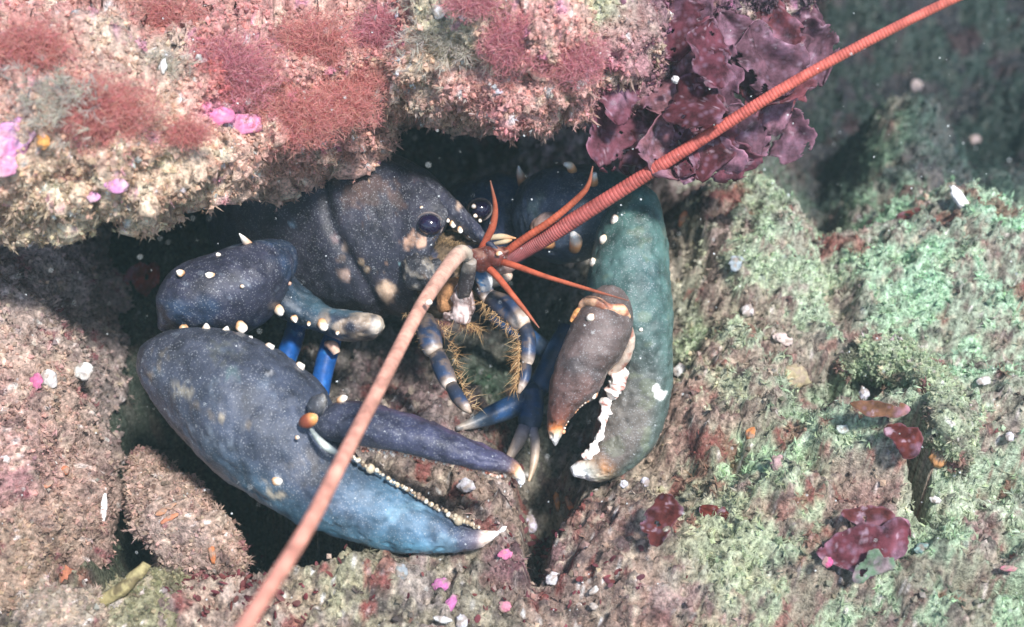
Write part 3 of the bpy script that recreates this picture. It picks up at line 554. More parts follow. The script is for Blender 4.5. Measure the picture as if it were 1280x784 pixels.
# wrist and arm, left
def bluecol(base, hi, f=30):
    return lambda V, s, t: speckle(V, speckle(V, np.tile(lin(base), (len(V), 1)), f, 0.0, hi, .45, .8, 4), 120, .5, (150, 160, 175), .15, .4, 8)
wristL = shell('wrist', lob, [(192, 400, 205, 420, .632, .012), (196, 372, 240, 421, .634, .022), (220, 336, 282, 420, .636, .028), (264, 318, 318, 408, .640, .029), (300, 305, 342, 388, .645, .025), (326, 302, 352, 360, .652, .018), (338, 308, 352, 340, .658, .010)], 90, 80, bluecol((66, 68, 88), (62, 84, 114)), 2.1, .15, .12)
for (x, y, r, a) in ((262, 345, 6, 150), (274, 321, 5.5, 120), (225, 341, 5, 150), (302, 410, 8, -40), (230, 412, 6, -90), (240, 388, 2.5, 90), (303, 358, 3, 0), (246, 360, 2, 90)): bead(wristL, x, y, .612 if y > 330 else .625, r, a, 1.15)
horn(wristL, [(318, 318, .640, 9), (311, 307, .634, 6), (304, 298, .628, 3.4), (299, 292, .625, .6)], IV)
def armcol(V, s, t):
    C = ramp(s, [(0, (58, 66, 88)), (.35, (60, 72, 92)), (.6, (74, 98, 118)), (.72, (62, 66, 84)), (.86, (70, 72, 88)), (.92, (226, 212, 196)), (1, (240, 226, 204))])
    m = sstep(.2, .9, -np.cos(t))*sstep(.35, .55, s)*(1-sstep(.8, .9, s)); C = C*(1-.5*m[:, None])+lin((104, 146, 164))*.5*m[:, None]
    C = speckle(V, C, 90, .35, (150, 160, 170), .2, .35, 4)
    m = sstep(.55, .7, s)*(1-sstep(.9, .95, s))*sstep(-.2, .3, fbm(V, 110, 2, .5, 3.0)); return C*(1-.55*m[:, None])+lin((216, 190, 160))*.55*m[:, None]
armL = shell('arm', lob, [(318, 296, 322, 330, .668, .012), (338, 310, 330, 376, .664, .020), (356, 332, 352, 394, .664, .022), (382, 362, 378, 404, .662, .020), (412, 384, 404, 417, .658, .018), (446, 388, 432, 428, .653, .016), (470, 392, 462, 424, .650, .014), (482, 404, 477, 416, .650, .008)], 110, 60, armcol, 2.1, .12, .08)
for (x, y, r, a) in ((404, 407, 8, -60), (422, 416, 3, -90), (349, 388, 7, -60), (368, 399, 5, -60), (350, 362, 7, -90), (337, 384, 5, -90), (386, 405, 3, -90)): bead(armL, x, y, .640, r, a, 1.2)
horn(armL, [(340, 348, .642, 4), (352, 352, .640, 4.5), (364, 355, .640, 2)], [(0, (120, 96, 90)), (1, (206, 160, 140))])

# ---- right claw (crusher)
def clawcol_r(V, s, t):
    C = ramp(s, [(0, (72, 108, 98)), (.08, (90, 128, 122)), (.35, (102, 134, 130)), (.5, (112, 124, 120)), (.62, (128, 122, 114)), (.75, (134, 124, 116)), (.8, (126, 112, 104)), (.85, (206, 150, 104)), (.9, (250, 236, 214)), (.93, (252, 250, 246)), (1, (252, 250, 246))])
    r = sstep(.2, .9, np.cos(t))*(1-sstep(.85, .95, s)); C = C*(1-.6*r[:, None])+lin((100, 138, 132))*.6*r[:, None]
    inn = sstep(.75, 1, -np.cos(t))*sstep(.52, .6, s)*(1-sstep(.9, .96, s)); C = C*(1-.7*inn[:, None])+lin((176, 104, 90))*.7*inn[:, None]
    C = speckle(V, C, 40, .15, (74, 104, 108), .4, .5, 4); C = speckle(V, C, 70, .45, (150, 160, 120), .2, .3, 9)
    for (x, y, q, col) in ((820, 487, 5, (240, 238, 230)), (824, 495, 7, (240, 238, 230)), (770, 558, 14, (130, 130, 112)), (838, 290, 10, (120, 140, 128))):
        qx, qy, _ = proj(V); w = (np.hypot(qx-x, qy-y)/q+9.0*(np.sin(t) < 0))*(1+.6*fbm(V, 150, 2, .6, x)); m = (1-sstep(.7, 1.1, w))*.85; C = C*(1-m[:, None])+lin(col)*m[:, None]
    return C
clawR = shell('claw', lob, [(786, 242, 800, 240, .668, .008), (764, 256, 820, 260, .664, .020), (746, 288, 831, 298, .660, .026), (738, 330, 837, 345, .656, .029), (732, 370, 840, 390, .652, .030), (740, 405, 841, 425, .650, .029), (764, 436, 839, 460, .649, .026), (766, 462, 835, 495, .648, .022), (752, 492, 827, 535, .646, .018), (747, 526, 812, 566, .643, .015), (742, 552, 790, 588, .640, .012), (732, 572, 762, 600, .637, .009), (722, 581, 738, 600, .635, .005), (715, 586, 718, 592, .634, .001)],
               190, 110, clawcol_r, 2.2, .08, 0)
clawR['label'] = 'stout teal claw with a broad palm and short fingers'
def daccol_r(V, s, t):
    C = ramp(s, [(0, (122, 108, 104)), (.35, (128, 110, 106)), (.6, (136, 104, 98)), (.72, (150, 94, 80)), (.79, (224, 138, 80)), (.85, (250, 226, 196)), (.9, (252, 250, 246)), (1, (252, 250, 246))])
    l = sstep(.8, 1, -np.cos(t))*(1-sstep(.9, .95, s))*sstep(.3, .6, s); C = C*(1-.6*l[:, None])+lin((176, 104, 84))*.6*l[:, None]
    return speckle(V, C, 60, .2, (86, 92, 96), .4, .5, 2)
shell('movable_finger', clawR, [(740, 376, 768, 374, .636, .010), (727, 386, 786, 396, .628, .017), (712, 408, 787, 424, .622, .019), (700, 434, 776, 450, .618, .018), (691, 462, 758, 471, .616, .016), (686, 490, 744, 495, .615, .0135), (684, 514, 724, 510, .614, .0105), (684, 534, 708, 532, .614, .007), (688, 548, 700, 548, .614, .004), (693, 558, 695, 557, .614, .001)],
      110, 60, daccol_r, 2.2, .12, 0)
for pth, c in (([(722, 392, .620, 3), (732, 378, .613, 6), (748, 379, .608, 7), (762, 386, .608, 6), (776, 388, .610, 8), (784, 396, .614, 5)], (214, 166, 132)), ([(780, 396, .612, 5), (786, 416, .618, 6), (786, 436, .622, 7), (776, 456, .626, 6), (760, 468, .628, 3)], (196, 176, 160)), ([(716, 402, .618, 4), (722, 392, .616, 6), (728, 384, .618, 4)], (226, 160, 96))):
    V, F, s, t = tube(pth, 60, 14); V = V+unit(V-V.mean(0))*(0.0009*fbm(V, 180, 2))[:, None]
    mesh_obj('finger_joint', V, F, speckle(V, np.tile(lin(c), (len(V), 1)), 110, .12, (150, 84, 66), .2, .8, 6), M_SHELL, clawR)
for (x, y, r) in ((769, 275, 6.5), (782, 269, 5), (800, 264, 6.5), (754, 299, 6.5), (742, 328, 6.5), (738, 397, 6), (801, 412, 3.5), (768, 300, 2)):
    bead(clawR, x, y, {738: .604, 801: .622, 800: .641, 782: .640, 769: .640, 754: .640, 742: .642}.get(x, .640), r, 150, 1.0, lean=.25)
V, F, s, t = tube([(780, 460, .630, 5), (774, 471, .628, 10), (768, 486, .629, 9), (760, 502, .632, 6), (755, 520, .633, 5), (751, 540, .632, 4.2), (743, 558, .631, 4.5), (732, 574, .631, 5)], 150, 20, lambda s: 1+.10*np.sin(s*78+2*np.sin(s*9))*(s > .1))
_c = np.vstack([np.repeat(V[:-2].reshape(150, 20, 3).mean(1), 20, 0), V[-2:]]); V = V+unit(V-_c+1e-9)*(.0024*fbm(V, 240, 2, .6))[:, None]
mesh_obj('tooth_ridge', V, F, speckle(V, speckle(V, np.tile(lin((250, 240, 232)), (len(V), 1)), 170, .12, (196, 120, 104), .2, .8, 4), 90, .35, (150, 84, 84), .2, .7, 14), M_BEAD, clawR)
teeth(clawR, [(744, 490, .612), (736, 500, .611), (722, 510, .611), (712, 522, .611), (704, 540, .611)], 18, 1.4, 3.0, [(246, 226, 206), (220, 160, 120)], .6, (1,))
bead(clawR, 741, 494, .611, 6, -60, .9, 'tooth')
wristR = shell('wrist', lob, [(806, 240, 818, 284, .690, .012), (786, 222, 796, 300, .692, .022), (750, 208, 758, 318, .694, .028), (712, 206, 708, 330, .698, .028), (676, 218, 676, 322, .705, .022), (655, 240, 658, 300, .712, .012)], 80, 70,
               lambda V, s, t: speckle(V, ramp(s, [(0, (66, 130, 108)), (.2, (72, 116, 112)), (.5, (84, 100, 124)), (1, (76, 94, 126))]), 60, .35, (120, 150, 150), .2, .4, 4), 2.1, .15, .15)
for pth in ([(716, 214, .680, 6), (712, 207, .676, 5), (706, 205, .673, 2.5)], [(742, 232, .672, 6), (742, 222, .668, 5), (744, 216, .666, 2)], [(718, 312, .670, 7), (720, 301, .664, 8), (716, 292, .66, 4)], [(690, 306, .676, 6), (676, 303, .670, 7), (668, 300, .666, 2)]): horn(wristR, pth, IV)
shell('wrist_spur', wristR, [(664, 278, 672, 300, .680, .005), (680, 268, 690, 292, .674, .007), (704, 266, 712, 284, .672, .004)], 24, 24, lambda V, s, t: ramp(s, [(0, (222, 170, 140)), (.4, (190, 160, 150)), (1, (90, 96, 120))]), 2, .3, .3)
armR = shell('arm', lob, [(668, 236, 664, 314, .722, .016), (650, 222, 646, 332, .724, .022), (620, 216, 616, 338, .728, .024), (585, 226, 585, 330, .734, .020), (560, 240, 566, 310, .742, .010)], 70, 60, bluecol((62, 78, 116), (66, 100, 146)), 2.1, .2, .15)
horn(armR, [(656, 236, .708, 7), (652, 224, .704, 6), (649, 214, .700, 3.5), (648, 207, .697, .6)], IV)

# ---- walking legs, mouth legs
BL = [(0, (22, 74, 138)), (.8, (24, 80, 148)), (1, (50, 88, 136))]
for pth in ([(372, 400, .68, 12), (366, 425, .675, 13), (357, 450, .668, 13), (345, 490, .66, 12), (335, 530, .655, 9)], [(418, 415, .672, 11), (412, 435, .668, 12.5), (404, 465, .662, 12.5), (398, 500, .655, 12), (392, 540, .65, 10)]):
    leg = seglist('walking_leg', pth, 60, 20, BL, lob, M_LEG, mott=(160, .45, (70, 140, 200), .5))
V, F, s, t = tube([(408, 430, .660, 4), (416, 433, .657, 7), (421, 442, .657, 5)], 20, 14); mesh_obj('leg_joint', V, F, ramp(s, [(0, (196, 150, 130)), (1, (222, 190, 170))]), M_BEAD, lob)
DB = [(0, (32, 52, 84)), (.6, (36, 66, 102)), (1, (50, 74, 104))]
def leg(path, stops, **k): return seglist('walking_leg', path, 60, 18, stops, lob, M_LEG, mott=(110, .05, (58, 70, 84), .7), **k)
leg([(712, 412, .700, 15), (698, 440, .695, 16), (682, 470, .690, 15), (664, 496, .686, 12)], DB)
l2 = leg([(672, 488, .684, 12), (640, 508, .678, 14), (612, 520, .672, 12), (594, 528, .668, 8), (570, 536, .664, 3)], [(0, (34, 56, 84)), (.45, (36, 68, 108)), (.7, (60, 84, 108)), (.85, (150, 142, 134)), (1, (180, 164, 146))])
l3 = leg([(664, 488, .682, 15), (664, 505, .680, 16), (662, 528, .676, 15), (657, 542, .673, 10)], [(0, (32, 56, 92)), (.7, (38, 70, 112)), (1, (78, 90, 108))])
for pth in ([(656, 535, .672, 9), (648, 552, .668, 8), (638, 570, .664, 5.5), (630, 588, .66, 2)], [(666, 536, .672, 6), (669, 556, .668, 6), (667, 580, .664, 5), (661, 602, .66, 1.5)]): seglist('claw_tip', pth, 40, 14, [(0, (110, 112, 130)), (.3, (170, 156, 146)), (1, (196, 170, 140))], l3, M_LEG)
leg([(700, 452, .715, 10), (668, 428, .712, 12), (640, 408, .708, 12), (616, 392, .700, 10)], [(0, (34, 62, 96)), (1, (40, 76, 120))])
leg([(556, 250, .735, 6), (575, 240, .730, 8), (596, 232, .726, 7), (614, 226, .722, 4)], [(0, (30, 80, 150)), (.6, (36, 92, 164)), (.9, (60, 84, 120)), (1, (150, 100, 84))])
MW = [(0, (96, 84, 74)), (.12, (48, 50, 60)), (.35, (40, 52, 74)), (.58, (48, 66, 96)), (.68, (120, 108, 104)), (.82, (226, 210, 196)), (1, (196, 172, 150))]
def bristles(parent, path, n, ang, spread, lmin, lmax, cols, w=.3):
    n = int(n*.30); S = cr(path, n); V = []; F = []; C = []; k = 0
    for i in range(n):
        a = math.radians(ang+rng.normal()*spread*1.25); Ln = (lmin+(lmax-lmin)*rng.random())*(.45+.65*rng.random())
        x, y, d = S[i, 0]+rng.normal()*1.5, S[i, 1]+rng.normal()*1.5, S[i, 2]+rng.normal()*.003; dz = rng.normal()*.006; bend = rng.normal()*.35
        pts = [(x, y, d), (x+Ln*.5*math.cos(a), y-Ln*.5*math.sin(a), d+dz*.5), (x+Ln*.5*math.cos(a)+Ln*.5*math.cos(a+bend), y-Ln*.5*math.sin(a)-Ln*.5*math.sin(a+bend), d+dz)]
        nx_, ny_ = -math.sin(a)*w, -math.cos(a)*w
        for j, (X, Y, D) in enumerate(pts):
            ww = (1, .7, .15)[j]; V += [P(X+nx_*ww, Y+ny_*ww, D), P(X-nx_*ww, Y-ny_*ww, D)]
        F += [(k, k+1, k+3, k+2), (k+2, k+3, k+5, k+4)]; k += 6; C += [lin(cols[rng.integers(len(cols))])*(1.0+.5*rng.random())]*6
    o = mesh_obj('bristles', np.array(V), np.array(F), np.array(C), M_HAIR, parent); o['kind'] = 'stuff'; return o
TAN = [(196, 160, 116), (210, 174, 126), (168, 130, 92), (222, 192, 150)]
def maxilliped(segs, brs):
    par = None
    for i, pth in enumerate(segs):
        o = seglist('mouth_leg' if i == 0 else 'segment', pth, 36, 18, MW, lob if i == 0 else par, M_LEG, mott=(150, .10, (118, 100, 84), .6)); par = par or o
    for b in brs: bristles(par, *b)
maxilliped([[(531, 400, .640, 12), (536, 418, .632, 15), (541, 436, .628, 13), (544, 443, .627, 8)], [(545, 440, .628, 10), (552, 458, .624, 12), (560, 476, .620, 11), (564, 486, .618, 7)], [(564, 482, .618, 8), (572, 496, .614, 9), (581, 508, .610, 7), (588, 516, .607, 2)]],
           [([(552, 408, .630), (566, 440, .628), (576, 480, .620), (592, 510, .612)], 420, 20, 40, 8, 24, TAN), ([(520, 404, .635), (530, 436, .630)], 80, 170, 30, 4, 10, TAN)])
maxilliped([[(596, 352, .655, 10), (606, 364, .648, 11), (612, 376, .646, 8)], [(612, 372, .648, 11), (630, 384, .640, 16), (646, 396, .634, 14), (656, 408, .632, 9)], [(654, 404, .634, 9), (660, 424, .630, 10), (660, 446, .627, 9), (658, 458, .626, 5)], [(658, 454, .627, 7), (656, 472, .623, 7), (648, 492, .620, 2)]],
           [([(600, 375, .640), (625, 396, .636), (642, 410, .632)], 300, 240, 35, 8, 26, TAN), ([(648, 412, .630), (650, 440, .626), (648, 456, .624)], 380, 215, 25, 10, 26, TAN), ([(650, 458, .624), (644, 485, .620)], 260, 235, 25, 10, 24, TAN), ([(575, 400, .640), (600, 410, .640)], 260, 275, 40, 8, 26, TAN)])
V, F, s, t = tube([(596, 332, .650, 6), (604, 345, .645, 11), (606, 358, .645, 9), (600, 366, .648, 4)], 30, 20); mesh_obj('blue_plate', V, F, speckle(V, np.tile(lin((206, 206, 206)), (len(V), 1)), 130, .0, (46, 110, 160), .12, .9, 5), M_LEG, lob)
bristles(lob, [(505, 392, .642), (520, 396, .640), (560, 404, .640)], 200, 265, 40, 4, 12, TAN)
bristles(lob, [(540, 296, .646), (560, 300, .642), (580, 306, .640)], 420, 250, 50, 4, 12, [(150, 124, 90), (120, 98, 74), (176, 150, 112)])

# ================================================================== TURF (uncountable): crumbs and hairs
def inst(Vt, Ft, pos, nrm, scale, cols, lean=0.4, flat=None):
    n = len(pos); z = unit(nrm+rng.normal(size=(n, 3))*lean); r = rng.normal(size=(n, 3)); x = unit(np.cross(r, z)); y = np.cross(z, x)
    V = pos[:, None]+scale[:, None, None]*(Vt[None, :, :1]*x[:, None]+Vt[None, :, 1:2]*y[:, None]+Vt[None, :, 2:]*z[:, None])
    F = (Ft[None]+(np.arange(n)*len(Vt))[:, None, None]).reshape(-1, Ft.shape[1])
    return V.reshape(-1, 3), F, np.repeat(cols, len(Vt), 0)
def crumb_t(seed):
    r = np.random.default_rng(seed); V = np.array([(1, 0, 0), (-1, 0, 0), (0, 1, 0), (0, -1, 0), (0, 0, 1), (0, 0, -1)], float)*(0.7+0.6*r.random((6, 1)))
    return V, np.array([(0, 2, 4), (2, 1, 4), (1, 3, 4), (3, 0, 4), (2, 0, 5), (1, 2, 5), (3, 1, 5), (0, 3, 5)])
def tuft_t(seed, nb=6, w=.10, spread=.7):
    r = np.random.default_rng(seed); V = []; F = []; k = 0
    for i in range(nb):
        a = r.random()*6.28; s = spread*(.3+r.random()); h = .6+.6*r.random(); dx, dy = math.cos(a)*s, math.sin(a)*s; px, py = -math.sin(a)*w, math.cos(a)*w
        c = [(0, 0, -.1), (dx*.4, dy*.4, h*.55), (dx, dy, h*(.75+.3*r.random()))]
        V += [(c[0][0]+px, c[0][1]+py, c[0][2]), (c[0][0]-px, c[0][1]-py, c[0][2]), (c[1][0]+px*1.1, c[1][1]+py*1.1, c[1][2]), (c[1][0]-px*1.1, c[1][1]-py*1.1, c[1][2]), c[2]]
        F += [(k, k+1, k+3), (k, k+3, k+2), (k+2, k+3, k+4)]; k += 5
    return np.array(V), np.array(F)
def sample(key, n, dens, lim=(-60, 1340, -60, 850), face=-.15):
    V, Nn, C, X, Y, D = SURF[key]; ok = (X > lim[0]) & (X < lim[1]) & (Y > lim[2]) & (Y < lim[3]) & ((Nn*unit(CAMP-V)).sum(1) > face)
    w = np.where(ok, np.clip(dens(V, X, Y), 0, None), 0); w = w*(D**2); w /= w.sum(); i = rng.choice(len(V), n, p=w, replace=True)
    return V[i]+rng.normal(size=(n, 3))*.0007, Nn[i], C[i]
def turf(name, label, cat, parts, mat):
    Vs, Fs, Cs, k = [], [], [], 0
    for (V, F, C) in parts: Vs.append(V); Fs.append(F+k); Cs.append(C); k += len(V)
    o = mesh_obj(name, np.vstack(Vs), np.vstack(Fs), np.vstack(Cs), mat, None, False); tag(o, label, cat, kind='stuff'); return o
def jitter(C, b0, b1, tint=.035):
    C = C*np.minimum(1, .62/np.maximum(C.max(1), 1e-6))[:, None]
    return np.clip(C*(b0+(b1-b0)*rng.random((len(C), 1)))*(1+tint*rng.normal(size=C.shape)), 0, .95)
def clump(V, f, off): return sstep(-.25, .35, fbm(V, f, 2, .5, off))
parts = []
for k in range(3):
    p, n_, c = sample('overhang', 9500, lambda V, X, Y: .3+clump(V, 60, 3)); parts.append(inst(*crumb_t(k), p, n_, .0006+.0013*rng.random(len(p))**2, jitter(c, .8, 1.5)))
for k in range(3):
    p, n_, c = sample('overhang', 8200, lambda V, X, Y: .15+clump(V, 50, 8)); parts.append(inst(*tuft_t(k, 5, .06), p, n_, .0012+.0020*rng.random(len(p)), jitter(c, .85, 1.45), .5))
turf('hydroid_turf', 'fuzzy cream and pink animal turf coating the overhanging ledge', 'turf', parts, M_TURF)
# fringe that dangles from the ledge's lip
Vv, Nv, Cv, Xv, Yv, Dv = SURF['overhang']
ledge_y = np.interp(Xv, lx, ly); sel = np.where((np.abs(Yv-ledge_y) < 26) & (Xv > -40) & (Xv < 830) & (Dv < .66))[0]
i = rng.choice(sel, 4200); dn = unit(np.array([0, -.35, -1.0])+.6*Nv[i]); parts = []
for k in range(3):
    j = i[k::3]; parts.append(inst(*tuft_t(20+k, 4, .08, .45), Vv[j], dn[k::3], .0015+.0052*rng.random(len(j))**3, jitter(Cv[j]*.6+lin((212, 188, 172))*.4, .6, 1.1), .6))
turf('hanging_fringe', 'pale finger like growth dangling from the lip of the ledge', 'turf', parts, M_TURF)
parts = []
dn_r = lambda V, X, Y: (sstep(820, 900, X)+.12)*(.10+.9*tmask(V))*(1-.9*np.exp(-(((X-1200)/140)**2+((Y-60)/110)**2)))
for k in range(3):
    p, n_, c = sample('seabed', 10500, dn_r); parts.append(inst(*tuft_t(40+k, 4, .10, 1.0), p, n_, .0014+.0020*rng.random(len(p)), jitter(c, .8, 1.35), .6))
for k in range(3):
    p, n_, c = sample('seabed', 8000, lambda V, X, Y: .3+clump(V, 70, 14)); parts.append(inst(*crumb_t(50+k), p, n_, .0006+.0014*rng.random(len(p))**2, jitter(c, .6, 1.5)))
turf('seabed_turf', 'short silty green and brown turf over the rock floor', 'turf', parts, M_TURF)
parts = []
for key, n in (('left', 9000), ('stone', 2200), ('stone2', 1000), ('stone3', 800), ('shelf', 2600)):
    p, n_, c = sample(key, n, lambda V, X, Y: .3+clump(V, 70, 14)); parts.append(inst(*crumb_t(60), p, n_, .0006+.0012*rng.random(n)**2, jitter(c, .65, 1.4)))
    p, n_, c = sample(key, n//2, lambda V, X, Y: .1+clump(V, 50, 24)); parts.append(inst(*tuft_t(61, 4, .10, 1.0), p, n_, .0012+.0016*rng.random(n//2), jitter(c, .75, 1.3), .6))
turf('stone_turf', 'silty crumbs and short fuzz coating the loose stones', 'turf', parts, M_TURF)

# ================================================================== RED ALGAE TUFTS (soft feathery balls on the ledge)
def puff(px, py, rx, ry, n, cols, label):
    n = int(n*PF)
    V0, N0 = on('overhang', px, py); d0 = proj(V0)[2]; k = d0/FPX
    u = rng.normal(size=(n, 3)); u = unit(u); nf = unit(N0*.6-FWD*.6); dn_ = (u*nf).sum(1); u = np.where(dn_[:, None] < 0, u-2*dn_[:, None]*nf, u)
    xr = (u@RIGHT); yu = (u@UP); rest = u-xr[:, None]*RIGHT-yu[:, None]*UP; rad = (.55+.5*rng.random(n)**.6)*(1+.25*fbm(u*1.0, 2.2, 2, .5, px*.1))
    rad = (.08+.55*np.minimum(np.abs(rng.normal(size=n)), 1.9))*(1+.35*fbm(u, 2.2, 2, .5, px*.1))
    cen = V0+(xr*rx*k*rad)[:, None]*RIGHT+(yu*ry*k*rad)[:, None]*UP+rest*(.55*min(rx, ry)*k*rad)[:, None]
    dv = unit(unit(cen-V0)*.8+rng.normal(size=(n, 3))*.8)*(.0012+.0022*rng.random((n, 1))); b0 = cen-dv; tip = cen+dv; mid = cen+rng.normal(size=(n, 3))*.0004
    sd = unit(np.cross(tip-b0, -FWD+rng.normal(size=(n, 3))*.4)); w = .00010
    V = np.stack([b0+sd*w, b0-sd*w, mid+sd*w, mid-sd*w, tip], 1).reshape(-1, 3); kk = np.arange(n)*5
    F = np.concatenate([np.stack([kk, kk+1, kk+3], 1), np.stack([kk, kk+3, kk+2], 1), np.stack([kk+2, kk+3, kk+4], 1)])
    C = jitter(np.array([lin(cols[q]) for q in rng.integers(len(cols), size=n)]), .8, 1.25, .06)
    o = mesh_obj('red_algae_tuft', V, F, np.repeat(C, 5, 0), M_HAIR, None, False); tag(o, label, 'algae', 'feathery red algae on the ledge'); return o
RD = [(214, 152, 144), (204, 138, 134), (226, 174, 162), (194, 126, 124)]; RP = [(208, 146, 152), (196, 132, 140), (222, 170, 172), (186, 120, 130)]
PF = 1.6
for a in ((120, 142, 72, 46, 6500, RD, 'wide brown red feathery tuft left of the pink crust'), (288, 92, 70, 48, 6500, RP, 'rounded dusky red tuft just above the pink crust'), (368, 146, 58, 38, 6000, RD, 'brown red tuft above the lip where the carapace begins'),
          (425, 138, 44, 32, 4500, RD, 'soft red tuft hanging beside the upper end of the carapace'), (645, 55, 44, 34, 4000, RP, 'crimson tuft near the top middle of the ledge'), (490, 32, 44, 30, 3600, RP, 'dark red tuft at the top edge beside a white chip'),
          (40, 60, 60, 34, 3600, RD, 'loose red tuft in the upper corner of the ledge'), (200, 22, 60, 28, 3600, RD, 'thin red tuft at the top edge above the pale hydroids'), (400, 50, 56, 40, 3600, RD, 'pale red tuft between the crimson top tufts'), (720, 75, 40, 32, 3200, RP, 'mauve tuft near the broad purple fronds'),
          (445, 105, 40, 30, 2600, RD, 'small faded red tuft above the bend of the lip'), (590, 8, 40, 22, 2200, RP, 'mauve tuft cut by the top edge'), (230, 170, 34, 20, 1500, RD, 'little rusty tuft under the pink crust')): puff(*a)
def pale(px, py, r, n, label):
    n = int(n*.8); r *= 1.5
    V0, N0 = on('overhang', px, py); k = proj(V0)[2]/FPX; pos = V0+(rng.normal(size=(n, 1))*RIGHT*r*k*.45+rng.normal(size=(n, 1))*UP*r*k*.35); nn_ = np.tile(unit(N0-FWD), (n, 1))
    V, F, C = inst(*tuft_t(77, 9, .025, 1.0), pos, nn_, .0028+.003*rng.random(n), jitter(np.tile(lin((240, 234, 220)), (n, 1)), .75, 1.15), .7)
    o = mesh_obj('hydroid_tuft', V, F, C, M_HAIR, None, False); tag(o, label, 'hydroid', 'pale hydroids on the ledge')
for a in ((180, 70, 30, 260, 'feathery cream hydroid between two red tufts, upper one'), (150, 100, 40, 300, 'feathery cream hydroid spreading over the wide red tuft'), (205, 90, 20, 150, 'white tipped hydroid beside the rounded dusky tuft'), (560, 40, 50, 300, 'greenish cream hydroid patch at the top of the ledge'), (60, 125, 40, 200, 'grey white hydroid fuzz at the ledge end over the lilac slab')): pale(*a)

# ================================================================== BROAD RED FRONDS
def frond(parent, px, py, d, ang, Ln, W, cols, dz=0.01, name='frond', ruf=1.0, seed=0, twist=.25, torn=.55):
    r = np.random.default_rng(seed+1000); n, m = 42, 17; s = np.linspace(0, 1, n)[:, None]; t = np.linspace(-1, 1, m)[None]
    a = math.radians(ang); ex = math.cos(a)*RIGHT+math.sin(a)*UP; ey = -math.sin(a)*RIGHT+math.cos(a)*UP; k = d/FPX
    wid = W*(s**.55)*(1-s**3.2)**.6*1.25+.05*W; ph = r.random()*6
    wid = wid*(1+.16*np.sin(9*s+ph)+.08*np.sin(17*s*(1+.1*t)+ph*2+np.sign(t)*1.5)+.03*np.sin(47*s+ph*3+np.sign(t)*2))
    bend = W*.35*np.sin(2.2*s+ph)*s
    q = np.stack([np.broadcast_to(s*3+ph, (n, m)), np.broadcast_to(t*1.2, (n, m)), np.full((n, m), seed*3.1)], -1).reshape(-1, 3); nz = noise3(q).reshape(n, m)
    zz = dz*s+ruf*k*(W*.16*nz+W*.06*np.sin(11*s+ph+3*t)*np.abs(t)**1.5+twist*W*t*np.sin(1.5*s+ph))
    V = P(px, py, d)+(s*Ln*k)[..., None]*ex+((t*wid*.5+bend)*k)[..., None]*ey-(zz)[..., None]*FWD
    C = np.tile(lin(cols), (n*m, 1)); vv = V.reshape(-1, 3)
    C = speckle(vv, C, 70, .15, (182, 140, 162), .4, .6, seed); C = speckle(vv, C, 200, .5, (214, 190, 205), .15, .5, seed+4)
    ed = (np.abs(np.broadcast_to(t, (n, m))).ravel() > .9)[:, None]*.25; C = C*(1-ed)+lin((186, 140, 160))*ed
    Fq = grid_faces(n, m); tt_ = np.abs(np.broadcast_to(t, (n, m))).ravel(); ss_ = np.broadcast_to(s, (n, m)).ravel()
    tear = fbm(vv, 150, 3, .6, seed*2.3)*1.0+torn*(1.0-sstep(.0, .55, 1-tt_))+torn*.6*sstep(.75, 1, ss_)
    Fq = Fq[(tear[Fq].mean(1) < .62)]
    o = mesh_obj(name, vv, Fq, C, M_FROND, parent)
    md = o.modifiers.new('thickness', 'SOLIDIFY'); md.thickness = .0003; return o
weed = empty('red_seaweed', P(880, 90, .64)); tag(weed, 'clump of broad purple red fronds hanging at the end of the ledge', 'seaweed')
FC = [(112, 62, 74), (128, 78, 92), (98, 52, 60), (146, 104, 122), (124, 88, 102), (132, 76, 84)]
fr = [(850, 40, .62, -115, 150, 70), (830, 110, .62, -120, 130, 64), (880, 120, .618, -80, 120, 60), (812, 20, .615, -60, 110, 64), (900, 20, .63, -60, 120, 70), (960, 0, .65, -100, 130, 80), (930, 70, .64, -50, 100, 56), (880, 60, .612, -140, 100, 60), (860, 165, .616, -100, 90, 24), (900, 180, .618, -75, 70, 56),
      (800, 150, .622, -95, 110, 62), (820, 60, .63, -150, 80, 54), (990, 40, .66, -40, 70, 60), (1000, 80, .67, -110, 80, 50), (950, 130, .655, -100, 70, 44), (870, -10, .61, -95, 90, 60), (780, 0, .605, -80, 80, 56), (910, 110, .63, -150, 90, 50), (845, 130, .612, -60, 80, 48), (930, 10, .645, -140, 90, 60), (1010, 0, .67, -90, 70, 60), (785, 50, .6, -100, 70, 46), (880, 170, .61, -60, 60, 34), (960, 180, .66, -150, 60, 40)]
fr += [(840, 0, .60, -70, 80, 56), (800, 90, .605, -120, 80, 50), (865, 95, .603, -100, 70, 60), (915, 60, .615, -120, 80, 54), (945, 30, .63, -80, 90, 56), (975, 90, .65, -140, 70, 50), (985, 140, .66, -80, 60, 44), (830, 160, .61, -80, 90, 54), (890, 30, .6, -100, 80, 50), (1005, 40, .66, -130, 80, 44), (770, 20, .6, -50, 60, 44), (860, 205, .615, -95, 50, 16), (905, 140, .612, -40, 70, 44)]
FC += [(160, 116, 134), (150, 104, 112)]
fr = [(x, y-(18 if x < 850 else 4), d_, an, min(l*1.1, max(34, (226-y+(18 if x < 850 else 4))/max(.3, abs(math.sin(math.radians(an)))))), w*1.3) for (x, y, d_, an, l, w) in fr]
for i, a in enumerate(fr): frond(weed, *a, FC[i % len(FC)], dz=.012*((i*7) % 3-1), seed=i)

